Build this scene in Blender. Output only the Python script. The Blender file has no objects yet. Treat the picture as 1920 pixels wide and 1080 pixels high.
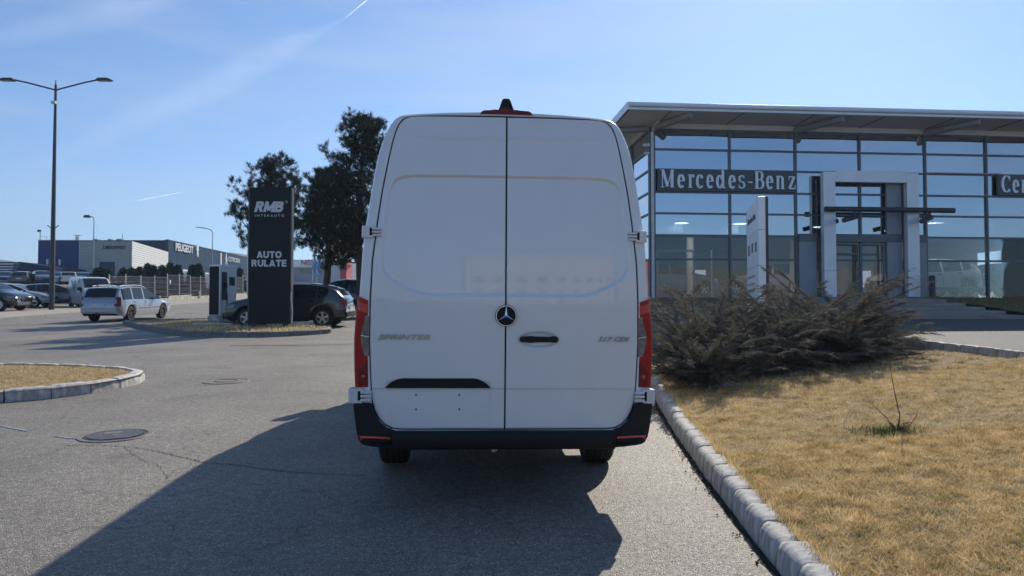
import bpy, bmesh, math, random
import numpy as np
from math import sin, cos, tan, pi, radians, atan2, sqrt, exp
from mathutils import Matrix, Vector
random.seed(7)
rng = np.random.default_rng(7)
SC = bpy.context.scene
COL = SC.collection

# The whole street climbs gently away from the camera: everything is laid out on a flat sheet and
# the last lines tilt it by SLOPE (buildings, poles and trees stay upright).
SLOPE = radians(2.0)
TILT = Matrix.Rotation(SLOPE, 4, 'X')
UPRIGHT = set()

# ---------------------------------------------------------------- camera, sky, sun, exposure
cam_d = bpy.data.cameras.new('camera'); cam = bpy.data.objects.new('camera', cam_d); COL.objects.link(cam)
cam_d.sensor_width = 36; cam_d.lens = 36 * 1380 / 1920.0; cam_d.clip_start = 0.05; cam_d.clip_end = 6000
cam.matrix_world = TILT @ Matrix.Translation((0, 0, 1.53)) @ Matrix.Rotation(pi / 2 - math.atan(7 / 1380), 4, 'X')
SC.camera = cam
AZ, EL = radians(21.8), radians(32.3)
sdir = (TILT.to_3x3() @ Vector((cos(EL) * sin(AZ), cos(EL) * cos(AZ), sin(EL)))).normalized()
W = bpy.data.worlds.new('World'); SC.world = W; W.use_nodes = True
wn = W.node_tree; bgn = wn.nodes['Background']
sky = wn.nodes.new('ShaderNodeTexSky'); sky.sky_type = 'NISHITA'; sky.sun_disc = False
sky.sun_elevation = math.asin(sdir.z); sky.sun_rotation = atan2(sdir.x, sdir.y)
sky.altitude = 400; sky.air_density = 1.0; sky.dust_density = 0.35; sky.ozone_density = 2.0
bgn.inputs[1].default_value = 0.085
# very faint cirrus veils in the sky colour
tc = wn.nodes.new('ShaderNodeTexCoord'); mp = wn.nodes.new('ShaderNodeMapping')
mp.inputs['Rotation'].default_value = (0, radians(28), 0); mp.inputs['Scale'].default_value = (1.0, 1.6, 7.0)
nz = wn.nodes.new('ShaderNodeTexNoise'); nz.inputs['Scale'].default_value = 1.6; nz.inputs['Detail'].default_value = 6; nz.inputs['Roughness'].default_value = .55
rp = wn.nodes.new('ShaderNodeValToRGB'); rp.color_ramp.elements[0].position = .5; rp.color_ramp.elements[1].position = .8
rp.color_ramp.elements[1].color = (.5, .5, .5, 1)
mx = wn.nodes.new('ShaderNodeMix'); mx.data_type = 'RGBA'; mx.inputs[7].default_value = (5.6, 6.2, 7.2, 1)
L = wn.links.new
L(tc.outputs['Generated'], mp.inputs[0]); L(mp.outputs[0], nz.inputs[0]); L(nz.outputs[0], rp.inputs[0]); L(rp.outputs[0], mx.inputs[0])
tint = wn.nodes.new('ShaderNodeMix'); tint.data_type = 'RGBA'; tint.blend_type = 'MULTIPLY'; tint.inputs[0].default_value = 1; tint.inputs[7].default_value = (.79, .99, 1.26, 1)
L(sky.outputs[0], tint.inputs[6]); L(tint.outputs[2], mx.inputs[6]); L(mx.outputs[2], bgn.inputs[0])
sun_d = bpy.data.lights.new('sun', 'SUN'); sun_d.energy = 5.0; sun_d.angle = radians(.53); sun_d.color = (1, .92, .80)
sun = bpy.data.objects.new('sun', sun_d); COL.objects.link(sun)
sun.rotation_euler = (-sdir).to_track_quat('-Z', 'Y').to_euler(); sun.location = (20, 40, 60)
SC.view_settings.view_transform = 'Standard'; SC.view_settings.look = 'None'
SC.view_settings.exposure = 0.32; SC.view_settings.gamma = 1; SC.view_settings.use_curve_mapping = False
SC.cycles.max_bounces = 7; SC.cycles.transparent_max_bounces = 16
SC.cycles.use_denoising = True; SC.cycles.caustics_reflective = False; SC.cycles.caustics_refractive = False
SC.cycles.sample_clamp_indirect = 4

# ---------------------------------------------------------------- materials
def newmat(name):
    m = bpy.data.materials.new(name); m.use_nodes = True
    return m, m.node_tree, m.node_tree.nodes['Principled BSDF']
def c4(c): return (c[0], c[1], c[2], 1)
def pbr(name, col, rough=.5, metal=0., var=.12, scale=6., bump=0., bscale=60., coat=0., spec=.5, rvar=.0, trans=0.):
    m, nt, b = newmat(name)
    b.inputs['Roughness'].default_value = rough; b.inputs['Metallic'].default_value = metal
    b.inputs['Coat Weight'].default_value = coat; b.inputs['Coat Roughness'].default_value = .04
    b.inputs['Specular IOR Level'].default_value = spec
    if trans: b.inputs['Transmission Weight'].default_value = trans
    t = nt.nodes.new('ShaderNodeTexCoord'); n = nt.nodes.new('ShaderNodeTexNoise')
    n.inputs['Scale'].default_value = scale; n.inputs['Detail'].default_value = 5
    nt.links.new(t.outputs['Object'], n.inputs[0])
    r = nt.nodes.new('ShaderNodeValToRGB')
    r.color_ramp.elements[0].color = c4([x * (1 - var) for x in col]); r.color_ramp.elements[1].color = c4([min(1, x * (1 + var)) for x in col])
    r.color_ramp.elements[0].position = .3; r.color_ramp.elements[1].position = .7
    nt.links.new(n.outputs[0], r.inputs[0]); nt.links.new(r.outputs[0], b.inputs['Base Color'])
    if rvar:
        mr = nt.nodes.new('ShaderNodeMapRange'); mr.inputs[3].default_value = max(0, rough - rvar); mr.inputs[4].default_value = rough + rvar
        n3 = nt.nodes.new('ShaderNodeTexNoise'); n3.inputs['Scale'].default_value = scale * 2.3; nt.links.new(t.outputs['Object'], n3.inputs[0])
        nt.links.new(n3.outputs[0], mr.inputs[0]); nt.links.new(mr.outputs[0], b.inputs['Roughness'])
    if bump:
        n2 = nt.nodes.new('ShaderNodeTexNoise'); n2.inputs['Scale'].default_value = bscale; n2.inputs['Detail'].default_value = 4
        bp = nt.nodes.new('ShaderNodeBump'); bp.inputs['Strength'].default_value = bump; bp.inputs['Distance'].default_value = .01
        nt.links.new(t.outputs['Object'], n2.inputs[0]); nt.links.new(n2.outputs[0], bp.inputs['Height']); nt.links.new(bp.outputs[0], b.inputs['Normal'])
    return m
def asphalt_mat(name, base, light, patch=1.0, rlo=.42, rhi=.8):
    m, nt, b = newmat(name); N = nt.nodes.new; K = nt.links.new
    t = N('ShaderNodeTexCoord')
    vo = N('ShaderNodeTexVoronoi'); vo.inputs['Scale'].default_value = 125; K(t.outputs['Object'], vo.inputs[0])
    sep = N('ShaderNodeSeparateColor'); K(vo.outputs['Color'], sep.inputs[0])
    r = N('ShaderNodeValToRGB'); e = r.color_ramp.elements
    e[0].position = 0; e[0].color = c4([x * .55 for x in base]); e[1].position = 1; e[1].color = c4(light)
    x = r.color_ramp.elements.new(.55); x.color = c4(base); x = r.color_ramp.elements.new(.88); x.color = c4([v * 1.35 for v in base])
    K(sep.outputs[0], r.inputs[0])
    big = N('ShaderNodeTexNoise'); big.inputs['Scale'].default_value = .45; big.inputs['Detail'].default_value = 7; big.inputs['Roughness'].default_value = .6
    K(t.outputs['Object'], big.inputs[0])
    br = N('ShaderNodeMapRange'); br.inputs[1].default_value = .3; br.inputs[2].default_value = .72; br.inputs[3].default_value = 1 - .22 * patch; br.inputs[4].default_value = 1 + .2 * patch
    K(big.outputs[0], br.inputs[0])
    mid = N('ShaderNodeTexNoise'); mid.inputs['Scale'].default_value = 14; mid.inputs['Detail'].default_value = 6; mid.inputs['Roughness'].default_value = .7; K(t.outputs['Object'], mid.inputs[0])
    mr = N('ShaderNodeMapRange'); mr.inputs[1].default_value = .3; mr.inputs[2].default_value = .7; mr.inputs[3].default_value = .72; mr.inputs[4].default_value = 1.28
    K(mid.outputs[0], mr.inputs[0])
    mu = N('ShaderNodeMath'); mu.operation = 'MULTIPLY'; K(br.outputs[0], mu.inputs[0]); K(mr.outputs[0], mu.inputs[1])
    st_ = N('ShaderNodeTexNoise'); st_.inputs['Scale'].default_value = 1.3; st_.inputs['Detail'].default_value = 5; st_.inputs['Distortion'].default_value = .6; K(t.outputs['Object'], st_.inputs[0])
    sm_ = N('ShaderNodeMapRange'); sm_.inputs[1].default_value = .60; sm_.inputs[2].default_value = .74; sm_.inputs[3].default_value = 1; sm_.inputs[4].default_value = .72; K(st_.outputs[0], sm_.inputs[0])
    mu0 = N('ShaderNodeMath'); mu0.operation = 'MULTIPLY'; K(mu.outputs[0], mu0.inputs[0]); K(sm_.outputs[0], mu0.inputs[1]); mu = mu0
    # hairline cracks
    wv = N('ShaderNodeTexNoise'); wv.inputs['Scale'].default_value = 1.6; wv.inputs['Detail'].default_value = 8; K(t.outputs['Object'], wv.inputs[0])
    va = N('ShaderNodeVectorMath'); va.operation = 'SCALE'; va.inputs['Scale'].default_value = .9; K(wv.outputs['Color'], va.inputs[0])
    vs = N('ShaderNodeVectorMath'); vs.operation = 'ADD'; K(t.outputs['Object'], vs.inputs[0]); K(va.outputs[0], vs.inputs[1])
    cr = N('ShaderNodeTexVoronoi'); cr.feature = 'DISTANCE_TO_EDGE'; cr.inputs['Scale'].default_value = .28; K(vs.outputs[0], cr.inputs[0])
    cm = N('ShaderNodeMapRange'); cm.inputs[1].default_value = 0; cm.inputs[2].default_value = .0035; cm.inputs[3].default_value = .55; cm.inputs[4].default_value = 1
    K(cr.outputs['Distance'], cm.inputs[0])
    mu2 = N('ShaderNodeMath'); mu2.operation = 'MULTIPLY'; K(mu.outputs[0], mu2.inputs[0]); K(cm.outputs[0], mu2.inputs[1])
    vm = N('ShaderNodeVectorMath'); vm.operation = 'SCALE'; K(r.outputs[0], vm.inputs[0]); K(mu2.outputs[0], vm.inputs['Scale'])
    K(vm.outputs[0], b.inputs['Base Color'])
    rr = N('ShaderNodeMapRange'); rr.inputs[3].default_value = rlo; rr.inputs[4].default_value = rhi; K(sep.outputs[1], rr.inputs[0]); K(rr.outputs[0], b.inputs['Roughness'])
    inv = N('ShaderNodeMath'); inv.operation = 'SUBTRACT'; inv.inputs[0].default_value = 1; K(vo.outputs['Distance'], inv.inputs[1])
    bp = N('ShaderNodeBump'); bp.inputs['Strength'].default_value = .8; bp.inputs['Distance'].default_value = .006; K(inv.outputs[0], bp.inputs['Height'])
    K(bp.outputs[0], b.inputs['Normal'])
    return m
def ramp_mat(name, stops, scale, rough=.9, isl=.6, con=.22):
    """leaves / blades: colour from low noise mixed with a random value per blade"""
    m, nt, b = newmat(name); N = nt.nodes.new; K = nt.links.new
    t = N('ShaderNodeTexCoord'); n = N('ShaderNodeTexNoise'); n.inputs['Scale'].default_value = scale; n.inputs['Detail'].default_value = 7; n.inputs['Roughness'].default_value = .68
    K(t.outputs['Object'], n.inputs[0])
    g = N('ShaderNodeNewGeometry')
    mr = N('ShaderNodeMapRange'); mr.inputs[1].default_value = .5-con; mr.inputs[2].default_value = .5+con; K(n.outputs[0], mr.inputs[0])
    mxx = N('ShaderNodeMix'); mxx.inputs[0].default_value = isl
    K(mr.outputs[0], mxx.inputs[2]); K(g.outputs['Random Per Island'], mxx.inputs[3])
    r = N('ShaderNodeValToRGB'); e = r.color_ramp.elements
    e[0].position = stops[0][0]; e[0].color = c4(stops[0][1]); e[1].position = stops[-1][0]; e[1].color = c4(stops[-1][1])
    for p, c in stops[1:-1]:
        x = r.color_ramp.elements.new(p); x.color = c4(c)
    K(mxx.outputs[0], r.inputs[0]); K(r.outputs[0], b.inputs['Base Color'])
    b.inputs['Roughness'].default_value = rough; b.inputs['Specular IOR Level'].default_value = .25
    # thin leaves let a little light through
    tr = N('ShaderNodeBsdfTranslucent'); K(r.outputs[0], tr.inputs[0]); ms = N('ShaderNodeMixShader'); ms.inputs[0].default_value = .3
    K(b.outputs[0], ms.inputs[1]); K(tr.outputs[0], ms.inputs[2]); K(ms.outputs[0], nt.nodes['Material Output'].inputs[0])
    return m
def glass_mat(name, tint, refl=.22, rough=.0):
    m, nt, b = newmat(name); N = nt.nodes.new; K = nt.links.new; nt.nodes.remove(b)
    tr = N('ShaderNodeBsdfTransparent'); tr.inputs[0].default_value = c4(tint)
    gl = N('ShaderNodeBsdfGlossy'); gl.inputs['Roughness'].default_value = rough; gl.inputs[0].default_value = (.9, .95, 1, 1)
    fr = N('ShaderNodeFresnel'); fr.inputs[0].default_value = 1.6
    ad = N('ShaderNodeMath'); ad.operation = 'ADD'; ad.use_clamp = True; ad.inputs[1].default_value = refl; K(fr.outputs[0], ad.inputs[0])
    t = N('ShaderNodeTexCoord'); n = N('ShaderNodeTexNoise'); n.inputs['Scale'].default_value = .7; K(t.outputs['Object'], n.inputs[0])
    bp = N('ShaderNodeBump'); bp.inputs['Strength'].default_value = .05; bp.inputs['Distance'].default_value = .1; K(n.outputs[0], bp.inputs['Height']); K(bp.outputs[0], gl.inputs['Normal'])
    ms = N('ShaderNodeMixShader'); K(ad.outputs[0], ms.inputs[0]); K(tr.outputs[0], ms.inputs[1]); K(gl.outputs[0], ms.inputs[2])
    K(ms.outputs[0], nt.nodes['Material Output'].inputs[0])
    return m

M = dict(
 asphalt=asphalt_mat('asphalt', (.19, .171, .142), (.45, .415, .355), patch=1.25, rlo=.5, rhi=.85),
 asphalt_lot=asphalt_mat('asphalt_lot', (.07, .07, .068), (.35, .34, .32), rlo=.7, rhi=.95),
 soil=pbr('soil', (.17, .125, .075), .95, var=.35, scale=3, bump=.6, bscale=40),
 field=pbr('field', (.16, .14, .09), .95, var=.3, scale=.2, bump=.3, bscale=6),
 hill=pbr('hill_woods', (.075, .075, .055), 1, var=.45, scale=.03, bump=0),
 turf=pbr('dry_turf', (.22, .16, .08), .95, var=.6, scale=9, bump=.9, bscale=120),
 grass=ramp_mat('dry_grass', [(0, (.09, .11, .03)), (.2, (.24, .2, .07)), (.36, (.56, .41, .18)), (.6, (.82, .62, .32)), (1, (.98, .86, .6))], 6.5, isl=.45, con=.17),
 weed=ramp_mat('green_weed', [(0, (.03, .05, .015)), (.6, (.07, .11, .03)), (1, (.2, .2, .08))], 3),
 kerb=pbr('kerb_concrete', (.45, .44, .42), .8, var=.42, scale=7, bump=.7, bscale=70),
 kerb_dark=pbr('kerb_concrete_dark', (.2, .2, .19), .85, var=.25, scale=9, bump=.6, bscale=70),
 paving=pbr('pale_paving', (.31, .28, .24), .9, var=.15, scale=3, bump=.3),
 stonewall=pbr('stone_wall', (.42, .38, .3), .9, var=.4, scale=2.6, bump=.8, bscale=5),
 white=pbr('white_van_paint', (.76, .775, .79), .32, var=.015, coat=1, spec=.5),
 black_plastic=pbr('black_plastic', (.014, .015, .017), .6, var=.1, scale=30, bump=.15, bscale=300, spec=.25),
 dark_gap=pbr('dark_gap', (.006, .006, .007), .9),
 under=pbr('underbody', (.02, .02, .022), .8, var=.3, scale=10),
 rubber=pbr('rubber', (.02, .02, .021), .85, var=.2, scale=30, bump=.3, bscale=90),
 chrome=pbr('chrome', (.6, .68, .78), .22, metal=1, var=.03),
 badge=pbr('badge_metal', (.34, .37, .41), .28, metal=1, var=.03),
 alloy=pbr('alloy', (.5, .51, .52), .3, metal=.9, var=.05),
 redlens=pbr('red_lens', (.36, .004, .008), .3, var=.25, scale=25, coat=.25, spec=.3),
 redlens_dark=pbr('red_lens_dark', (.15, .004, .006), .3, var=.3, scale=25, coat=.3, spec=.3),
 redlens_bright=pbr('red_reflector', (.5, .03, .03), .3, var=.2, scale=60, coat=1),
 clearlens=pbr('clear_lens', (.2, .19, .19), .15, var=.35, scale=40, coat=1),
 hinge=pbr('hinge_paint', (.66, .67, .69), .38, var=.03, coat=.7),
 steel=pbr('galvanised', (.33, .34, .35), .45, metal=.7, var=.12, scale=4),
 darksteel=pbr('dark_steel', (.06, .06, .065), .5, metal=.4, var=.15),
 polewht=pbr('pole_light', (.55, .56, .57), .4, metal=.3),
 frame=pbr('facade_frame', (.13, .15, .175), .45, metal=.3, var=.1),
 alu=pbr('aluminium_cladding', (.78, .8, .83), .4, metal=.25, var=.05, scale=1.5),
 alu_dark=pbr('grey_cladding', (.3, .32, .35), .5, metal=.1, var=.06, scale=1),
 soffit=pbr('soffit', (.85, .86, .87), .6, var=.06, scale=1),
 signboard=pbr('sign_board', (.075, .085, .1), .45, var=.05),
 signletter=pbr('sign_letter', (.72, .75, .78), .3, metal=.3, var=.02),
 pylon=pbr('pylon_black', (.010, .012, .016), .5, var=.12, scale=3, rvar=.05, spec=.2),
 pylon_edge=pbr('pylon_edge', (.045, .045, .05), .4),
 print_white=pbr('print_white', (.62, .63, .65), .5, var=.03),
 glass=glass_mat('tinted_glass', (.33, .38, .42), .46), glass_low=glass_mat('clear_shop_glass', (.8, .84, .86), .0),
 carglass=pbr('car_glass', (.01, .012, .015), .08, var=.2, scale=3, spec=.45),
 bluewall=pbr('blue_cladding', (.005, .028, .16), .8, var=.1, scale=.5, spec=.1),
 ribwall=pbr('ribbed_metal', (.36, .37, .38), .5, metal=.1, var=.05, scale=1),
 ribwall_lit=pbr('ribbed_metal_sunlit', (.56, .56, .54), .5, var=.05, scale=1),  # lighter copy of the hall's ribbed metal, sunlight put into the colour
 slate=pbr('shade_slate_cladding', (.022, .045, .085), .9, spec=.05, var=.12, scale=.4),  # blue-grey darkened so the showroom facade's shade sits in the colour
 navy=pbr('navy_cladding', (.006, .014, .06), .8, var=.1, scale=.4, spec=.1),
 whitewall=pbr('white_wall', (.6, .6, .6), .6, var=.05, scale=.6),
 beige=pbr('beige_render', (.62, .56, .47), .8, var=.05, scale=.6),
 darkwin=pbr('dark_window', (.03, .04, .055), .1, coat=1),
 interior=pbr('interior_wall', (.5, .48, .44), .8, var=.05),
 floor=pbr('showroom_floor', (.3, .3, .3), .2, var=.05),
 redsign=pbr('red_sign', (.45, .02, .03), .4),
 blueflag=pbr('blue_flag', (.2, .42, .7), .7, var=.4, scale=2),
 bark=pbr('bark', (.07, .05, .038), .95, var=.35, scale=8, bump=.9, bscale=30),
 twig=pbr('twig', (.09, .06, .045), .9, var=.3, scale=20),
 pine=ramp_mat('pine_needles', [(0, (.006, .010, .006)), (.5, (.014, .023, .012)), (1, (.045, .05, .024))], 1.2, .7),
 juniper=ramp_mat('juniper', [(0, (.05, .06, .045)), (.4, (.13, .135, .115)), (.75, (.22, .195, .168)), (1, (.46, .39, .34))], 1.6, .85),
 thuja=ramp_mat('thuja', [(0, (.008, .016, .01)), (1, (.03, .045, .022))], 1.5, .9),
 cast=pbr('cast_iron', (.055, .053, .055), .5, metal=.5, var=.3, scale=30, bump=.5, bscale=120),
 castring=pbr('cast_ring', (.17, .155, .13), .7, var=.3, scale=20, bump=.5),
 ribcast=pbr('rib_cast', (.2, .2, .215), .6, metal=.2, var=.25, scale=30, bump=.4, bscale=120),
 markblue=pbr('faded_blue_paint', (.22, .25, .3), .8, var=.5, scale=25),
 roadwhite=pbr('road_paint', (.5, .5, .49), .7, var=.2, scale=12),
 crack=pbr('crack', (.022, .02, .018), 1),
)
def paint(name, col, rough=.3, coat=1, metal=.0): 
    if name not in M: M[name] = pbr(name, col, rough, metal=metal, var=.03, coat=coat)
    return M[name]

# ---------------------------------------------------------------- mesh helpers
class MB:
    def __init__(s): s.v = []; s.f = []
    def add(s, v, f):
        o = len(s.v); s.v += [tuple(p) for p in v]; s.f += [tuple(i + o for i in q) for q in f]; return s
    def box(s, x0, x1, y0, y1, z0, z1):
        return s.add([(x0,y0,z0),(x1,y0,z0),(x1,y1,z0),(x0,y1,z0),(x0,y0,z1),(x1,y0,z1),(x1,y1,z1),(x0,y1,z1)],
                     [(0,3,2,1),(4,5,6,7),(0,1,5,4),(1,2,6,5),(2,3,7,6),(3,0,4,7)])
    def tube(s, pts, r, n=8, cap=True):
        pts = [Vector(p) for p in pts]; k = len(pts); rs = r if isinstance(r, (list, tuple)) else [r] * k
        vs = []; up = None
        for i, p in enumerate(pts):
            d = (pts[min(i+1, k-1)] - pts[max(i-1, 0)]).normalized()
            a = Vector((0,0,1)) if abs(d.z) < .9 else Vector((1,0,0))
            u = d.cross(a).normalized(); w = d.cross(u).normalized()
            for j in range(n):
                t = 2*pi*j/n; vs.append(p + (u*cos(t) + w*sin(t)) * rs[i])
        fs = [(i*n+j, i*n+(j+1)%n, (i+1)*n+(j+1)%n, (i+1)*n+j) for i in range(k-1) for j in range(n)]
        if cap: fs += [tuple(range(n))[::-1], tuple((k-1)*n+j for j in range(n))]
        return s.add(vs, fs)
    def prism(s, poly, a0, a1, axis='y'):
        n = len(poly)
        def P(p, a): return {'y': (p[0], a, p[1]), 'z': (p[0], p[1], a), 'x': (a, p[0], p[1])}[axis]
        return s.add([P(p, a0) for p in poly] + [P(p, a1) for p in poly],
                     [tuple(range(n))[::-1], tuple(range(n, 2*n))] + [(i, (i+1)%n, (i+1)%n+n, i+n) for i in range(n)])
    def lathe(s, prof, n=24, axis='x', c=(0,0,0)):
        """prof: (axial, radius)"""
        vs = []
        for a, r in prof:
            for j in range(n):
                t = 2*pi*j/n
                p = {'x': (a, r*cos(t), r*sin(t)), 'z': (r*cos(t), r*sin(t), a), 'y': (r*cos(t), a, r*sin(t))}[axis]
                vs.append((p[0]+c[0], p[1]+c[1], p[2]+c[2]))
        k = len(prof)
        fs = [(i*n+j, i*n+(j+1)%n, (i+1)*n+(j+1)%n, (i+1)*n+j) for i in range(k-1) for j in range(n)]
        return s.add(vs, fs)
    def grid(s, P):
        a, b = len(P), len(P[0])
        return s.add([p for r in P for p in r], [(i*b+j, i*b+j+1, (i+1)*b+j+1, (i+1)*b+j) for i in range(a-1) for j in range(b-1)])
    def mesh(s, name, mat, smooth=False, ang=35, fix=True):
        me = bpy.data.meshes.new(name); me.from_pydata(s.v, [], s.f)
        if fix or smooth:
            bm = bmesh.new(); bm.from_mesh(me)
            if fix: bmesh.ops.recalc_face_normals(bm, faces=bm.faces)
            if smooth:
                for f in bm.faces: f.smooth = True
                for e in bm.edges:
                    if len(e.link_faces) == 2 and e.calc_face_angle(0) > radians(ang): e.smooth = False
            bm.to_mesh(me); bm.free()
        if mat: me.materials.append(M[mat] if isinstance(mat, str) else mat)
        return me
    def build(s, name, mat, parent=None, smooth=False, bevel=0, ang=35, fix=True, **kw):
        return link(name, s.mesh(name, mat, smooth, ang, fix), parent, bevel)
def link(name, me, parent=None, bevel=0, mat4=None):
    o = bpy.data.objects.new(name, me); COL.objects.link(o)
    if parent: o.parent = parent
    if mat4 is not None: o.matrix_local = mat4
    if bevel:
        b = o.modifiers.new('b', 'BEVEL'); b.width = bevel; b.segments = 2; b.limit_method = 'ANGLE'; b.angle_limit = radians(40)
    return o
def npmesh(name, V, F, mat, smooth=False):
    me = bpy.data.meshes.new(name); V = np.asarray(V, dtype=np.float32); F = np.asarray(F, dtype=np.int32)
    k = F.shape[1]; me.vertices.add(len(V)); me.vertices.foreach_set('co', V.ravel())
    me.loops.add(F.size); me.loops.foreach_set('vertex_index', F.ravel())
    me.polygons.add(len(F)); me.polygons.foreach_set('loop_start', np.arange(0, F.size, k, dtype=np.int32))
    try: me.polygons.foreach_set('loop_total', np.full(len(F), k, dtype=np.int32))
    except Exception: pass
    me.update(calc_edges=True)
    if smooth: me.polygons.foreach_set('use_smooth', np.ones(len(F), dtype=bool))
    me.materials.append(M[mat]); return me
def tag(o, label=None, cat=None, group=None, kind=None, upright=False):
    if label: o['label'] = label
    if cat: o['category'] = cat
    if group: o['group'] = group
    if kind: o['kind'] = kind
    if upright: UPRIGHT.add(o)
    return o
def empty(name, loc=(0,0,0), rz=0, **kw):
    o = bpy.data.objects.new(name, None); COL.objects.link(o); o.empty_display_size = .3
    o.location = loc; o.rotation_euler = (0, 0, rz); return tag(o, **kw)
def copy_tree(o, parent=None):
    c = o.copy(); COL.objects.link(c); c.parent = parent
    for ch in list(o.children): copy_tree(ch, c)
    return c
def text(body, height, name, mat, parent, m4, width=None, extrude=.01, shear=0, bold=0, spacing=1.0, align='CENTER'):
    cu = bpy.data.curves.new(name, 'FONT'); cu.body = body; cu.size = 1; cu.extrude = .5; cu.shear = shear; cu.offset = bold
    cu.align_x = 'LEFT'; cu.space_character = spacing; cu.resolution_u = 3
    t = bpy.data.objects.new('tmp', cu); COL.objects.link(t)
    me = bpy.data.meshes.new_from_object(t.evaluated_get(bpy.context.evaluated_depsgraph_get()))
    bpy.data.objects.remove(t); bpy.data.curves.remove(cu)
    n = len(me.vertices); co = np.zeros(n*3, dtype=np.float32); me.vertices.foreach_get('co', co); co = co.reshape(-1, 3)
    lo, hi = co.min(0), co.max(0); s = height / (hi[1]-lo[1]); sx = s if width is None else width / (hi[0]-lo[0])
    w = (hi[0]-lo[0]) * sx
    X = (co[:,0]-lo[0])*sx - (w/2 if align == 'CENTER' else 0); Z = (co[:,1]-lo[1])*s; Y = -(co[:,2])*extrude
    # letters stand in the x/z plane, facing -y
    me.vertices.foreach_set('co', np.stack([X, Y, Z], 1).astype(np.float32).ravel()); me.materials.clear(); me.materials.append(M[mat]); me.update()
    return link(name, me, parent, 0, m4)
TR = Matrix.Translation
def RZ(a): return Matrix.Rotation(a, 4, 'Z')
def interp(x, xs, ys): return float(np.interp(x, xs, ys))
def PX(px, Y): return (px-960)/1380*Y
def PZ(py, Y): return 1.53 + (533-py)/1380*Y

# ---------------------------------------------------------------- ground, road, kerbs
MB().add([(-1500,-400,-.03),(1500,-400,-.03),(1500,1700,-.03),(-1500,1700,-.03)], [(0,1,2,3)]).build('ground', 'field')
tag(bpy.data.objects['ground'], kind='structure')
road = MB().add([(-21.4,-120,0),(60,-120,0),(60,230,0),(-38,230,0),(-24.9,72,0),(-21.45,32,0)], [(0,1,2,3,4,5)]).build('road', 'asphalt'); tag(road, kind='structure')

KV = []
def kerb_variants():
    for k in range(7):
        r = np.random.default_rng(k)
        # cross-section x (0 = road face) / z, unit length along y
        prof = [(0,-.06),(0.004,.07),(.012,.118),(.03,.147),(.055,.16),(.15,.163),(.155,.03),(.155,-.06)]
        n = 6; V = []
        for j in range(n+1):
            t = j/n; e = .022 if j in (0, n) else 0
            for (x, z) in prof:
                dx = r.normal(0, .0022); dz = r.normal(0, .0022)
                sh = 1 - e/.155*.6
                V.append(((x-.078)*sh+.078+dx, t, z - (e*.5 if z > .05 else 0) + dz))
        p = len(prof)
        F = [(j*p+i, j*p+(i+1)%p, (j+1)*p+(i+1)%p, (j+1)*p+i) for j in range(n) for i in range(p)]
        F += [tuple(range(p)), tuple(n*p+i for i in range(p))[::-1]]
        mb = MB(); mb.add(V, F); KV.append(mb.mesh('kerbstone', 'kerb', smooth=True, ang=50))
kerb_variants()
def kerb(line, label, slen=.33, base=0, h=1.0, wide=1.0, dark=False, group=None, close=False, lift=None):
    root = empty('kerb', (line[0][0], line[0][1], base)); tag(root, label, 'kerb', group)
    ox, oy = line[0]
    pts = [Vector((a, b)) for a, b in line]
    if close: pts.append(pts[0].copy())
    # resample
    acc = [0]
    for a, b in zip(pts, pts[1:]): acc.append(acc[-1] + (b-a).length)
    def at(s): return Vector((interp(s, acc, [p.x for p in pts]), interp(s, acc, [p.y for p in pts])))
    n = int(acc[-1] / slen); s = 0
    for i in range(n):
        ln = acc[-1]/n; a, b = at(s), at(s+ln); s += ln
        d = b-a; ang = atan2(-d.x, d.y)
        zz = lift(a.x, a.y) if lift else 0
        m = TR((a.x-ox, a.y-oy, zz + random.uniform(-.006, .006))) @ RZ(ang + random.uniform(-.012, .012)) @ Matrix.Diagonal((wide, (d.length - .02), h*random.uniform(.97, 1.03), 1))
        o = link('kerbstone', random.choice(KV), root, 0, m)
        if dark: o.material_slots[0].link = 'OBJECT'; o.material_slots[0].material = M['kerb_dark']
    return root
KX = [(-2, 1.3),(0,1.32),(2.0,1.36),(3.87,1.41),(5.72,1.52),(7.5,1.66),(9.47,1.86),(13.5,2.45),(16.5,3.1),(18,3.7)]
def kx(y): return interp(y, [a for a, b in KX], [b for a, b in KX])
FX = [(-2,8.4),(3,7.7),(6,7.2),(8,6.95),(9.6,6.75),(10.6,6.6),(12.8,6.3),(15,5.8),(17,4.8),(18,3.9)]
def fx(y): return interp(y, [a for a, b in FX], [b for a, b in FX])
def gz(x, y):
    d = max(0, x - kx(y) - .13)
    return .15 + .09*d + .015*sin(x*2.1+y*.7) * min(1, d) + .012*sin(y*3.3-x*1.3) * min(1, d)
kerb([(b, a) for a, b in KX[1:]], 'long grey kerb of short concrete stones between the asphalt and the grass slope on the right')
kerb([(b, a) for a, b in FX[::-1]], 'sunlit concrete kerb at the top of the grass slope, edging the dealership forecourt', base=.5, h=1.0, wide=1.1, lift=lambda x, y: 0)
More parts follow.
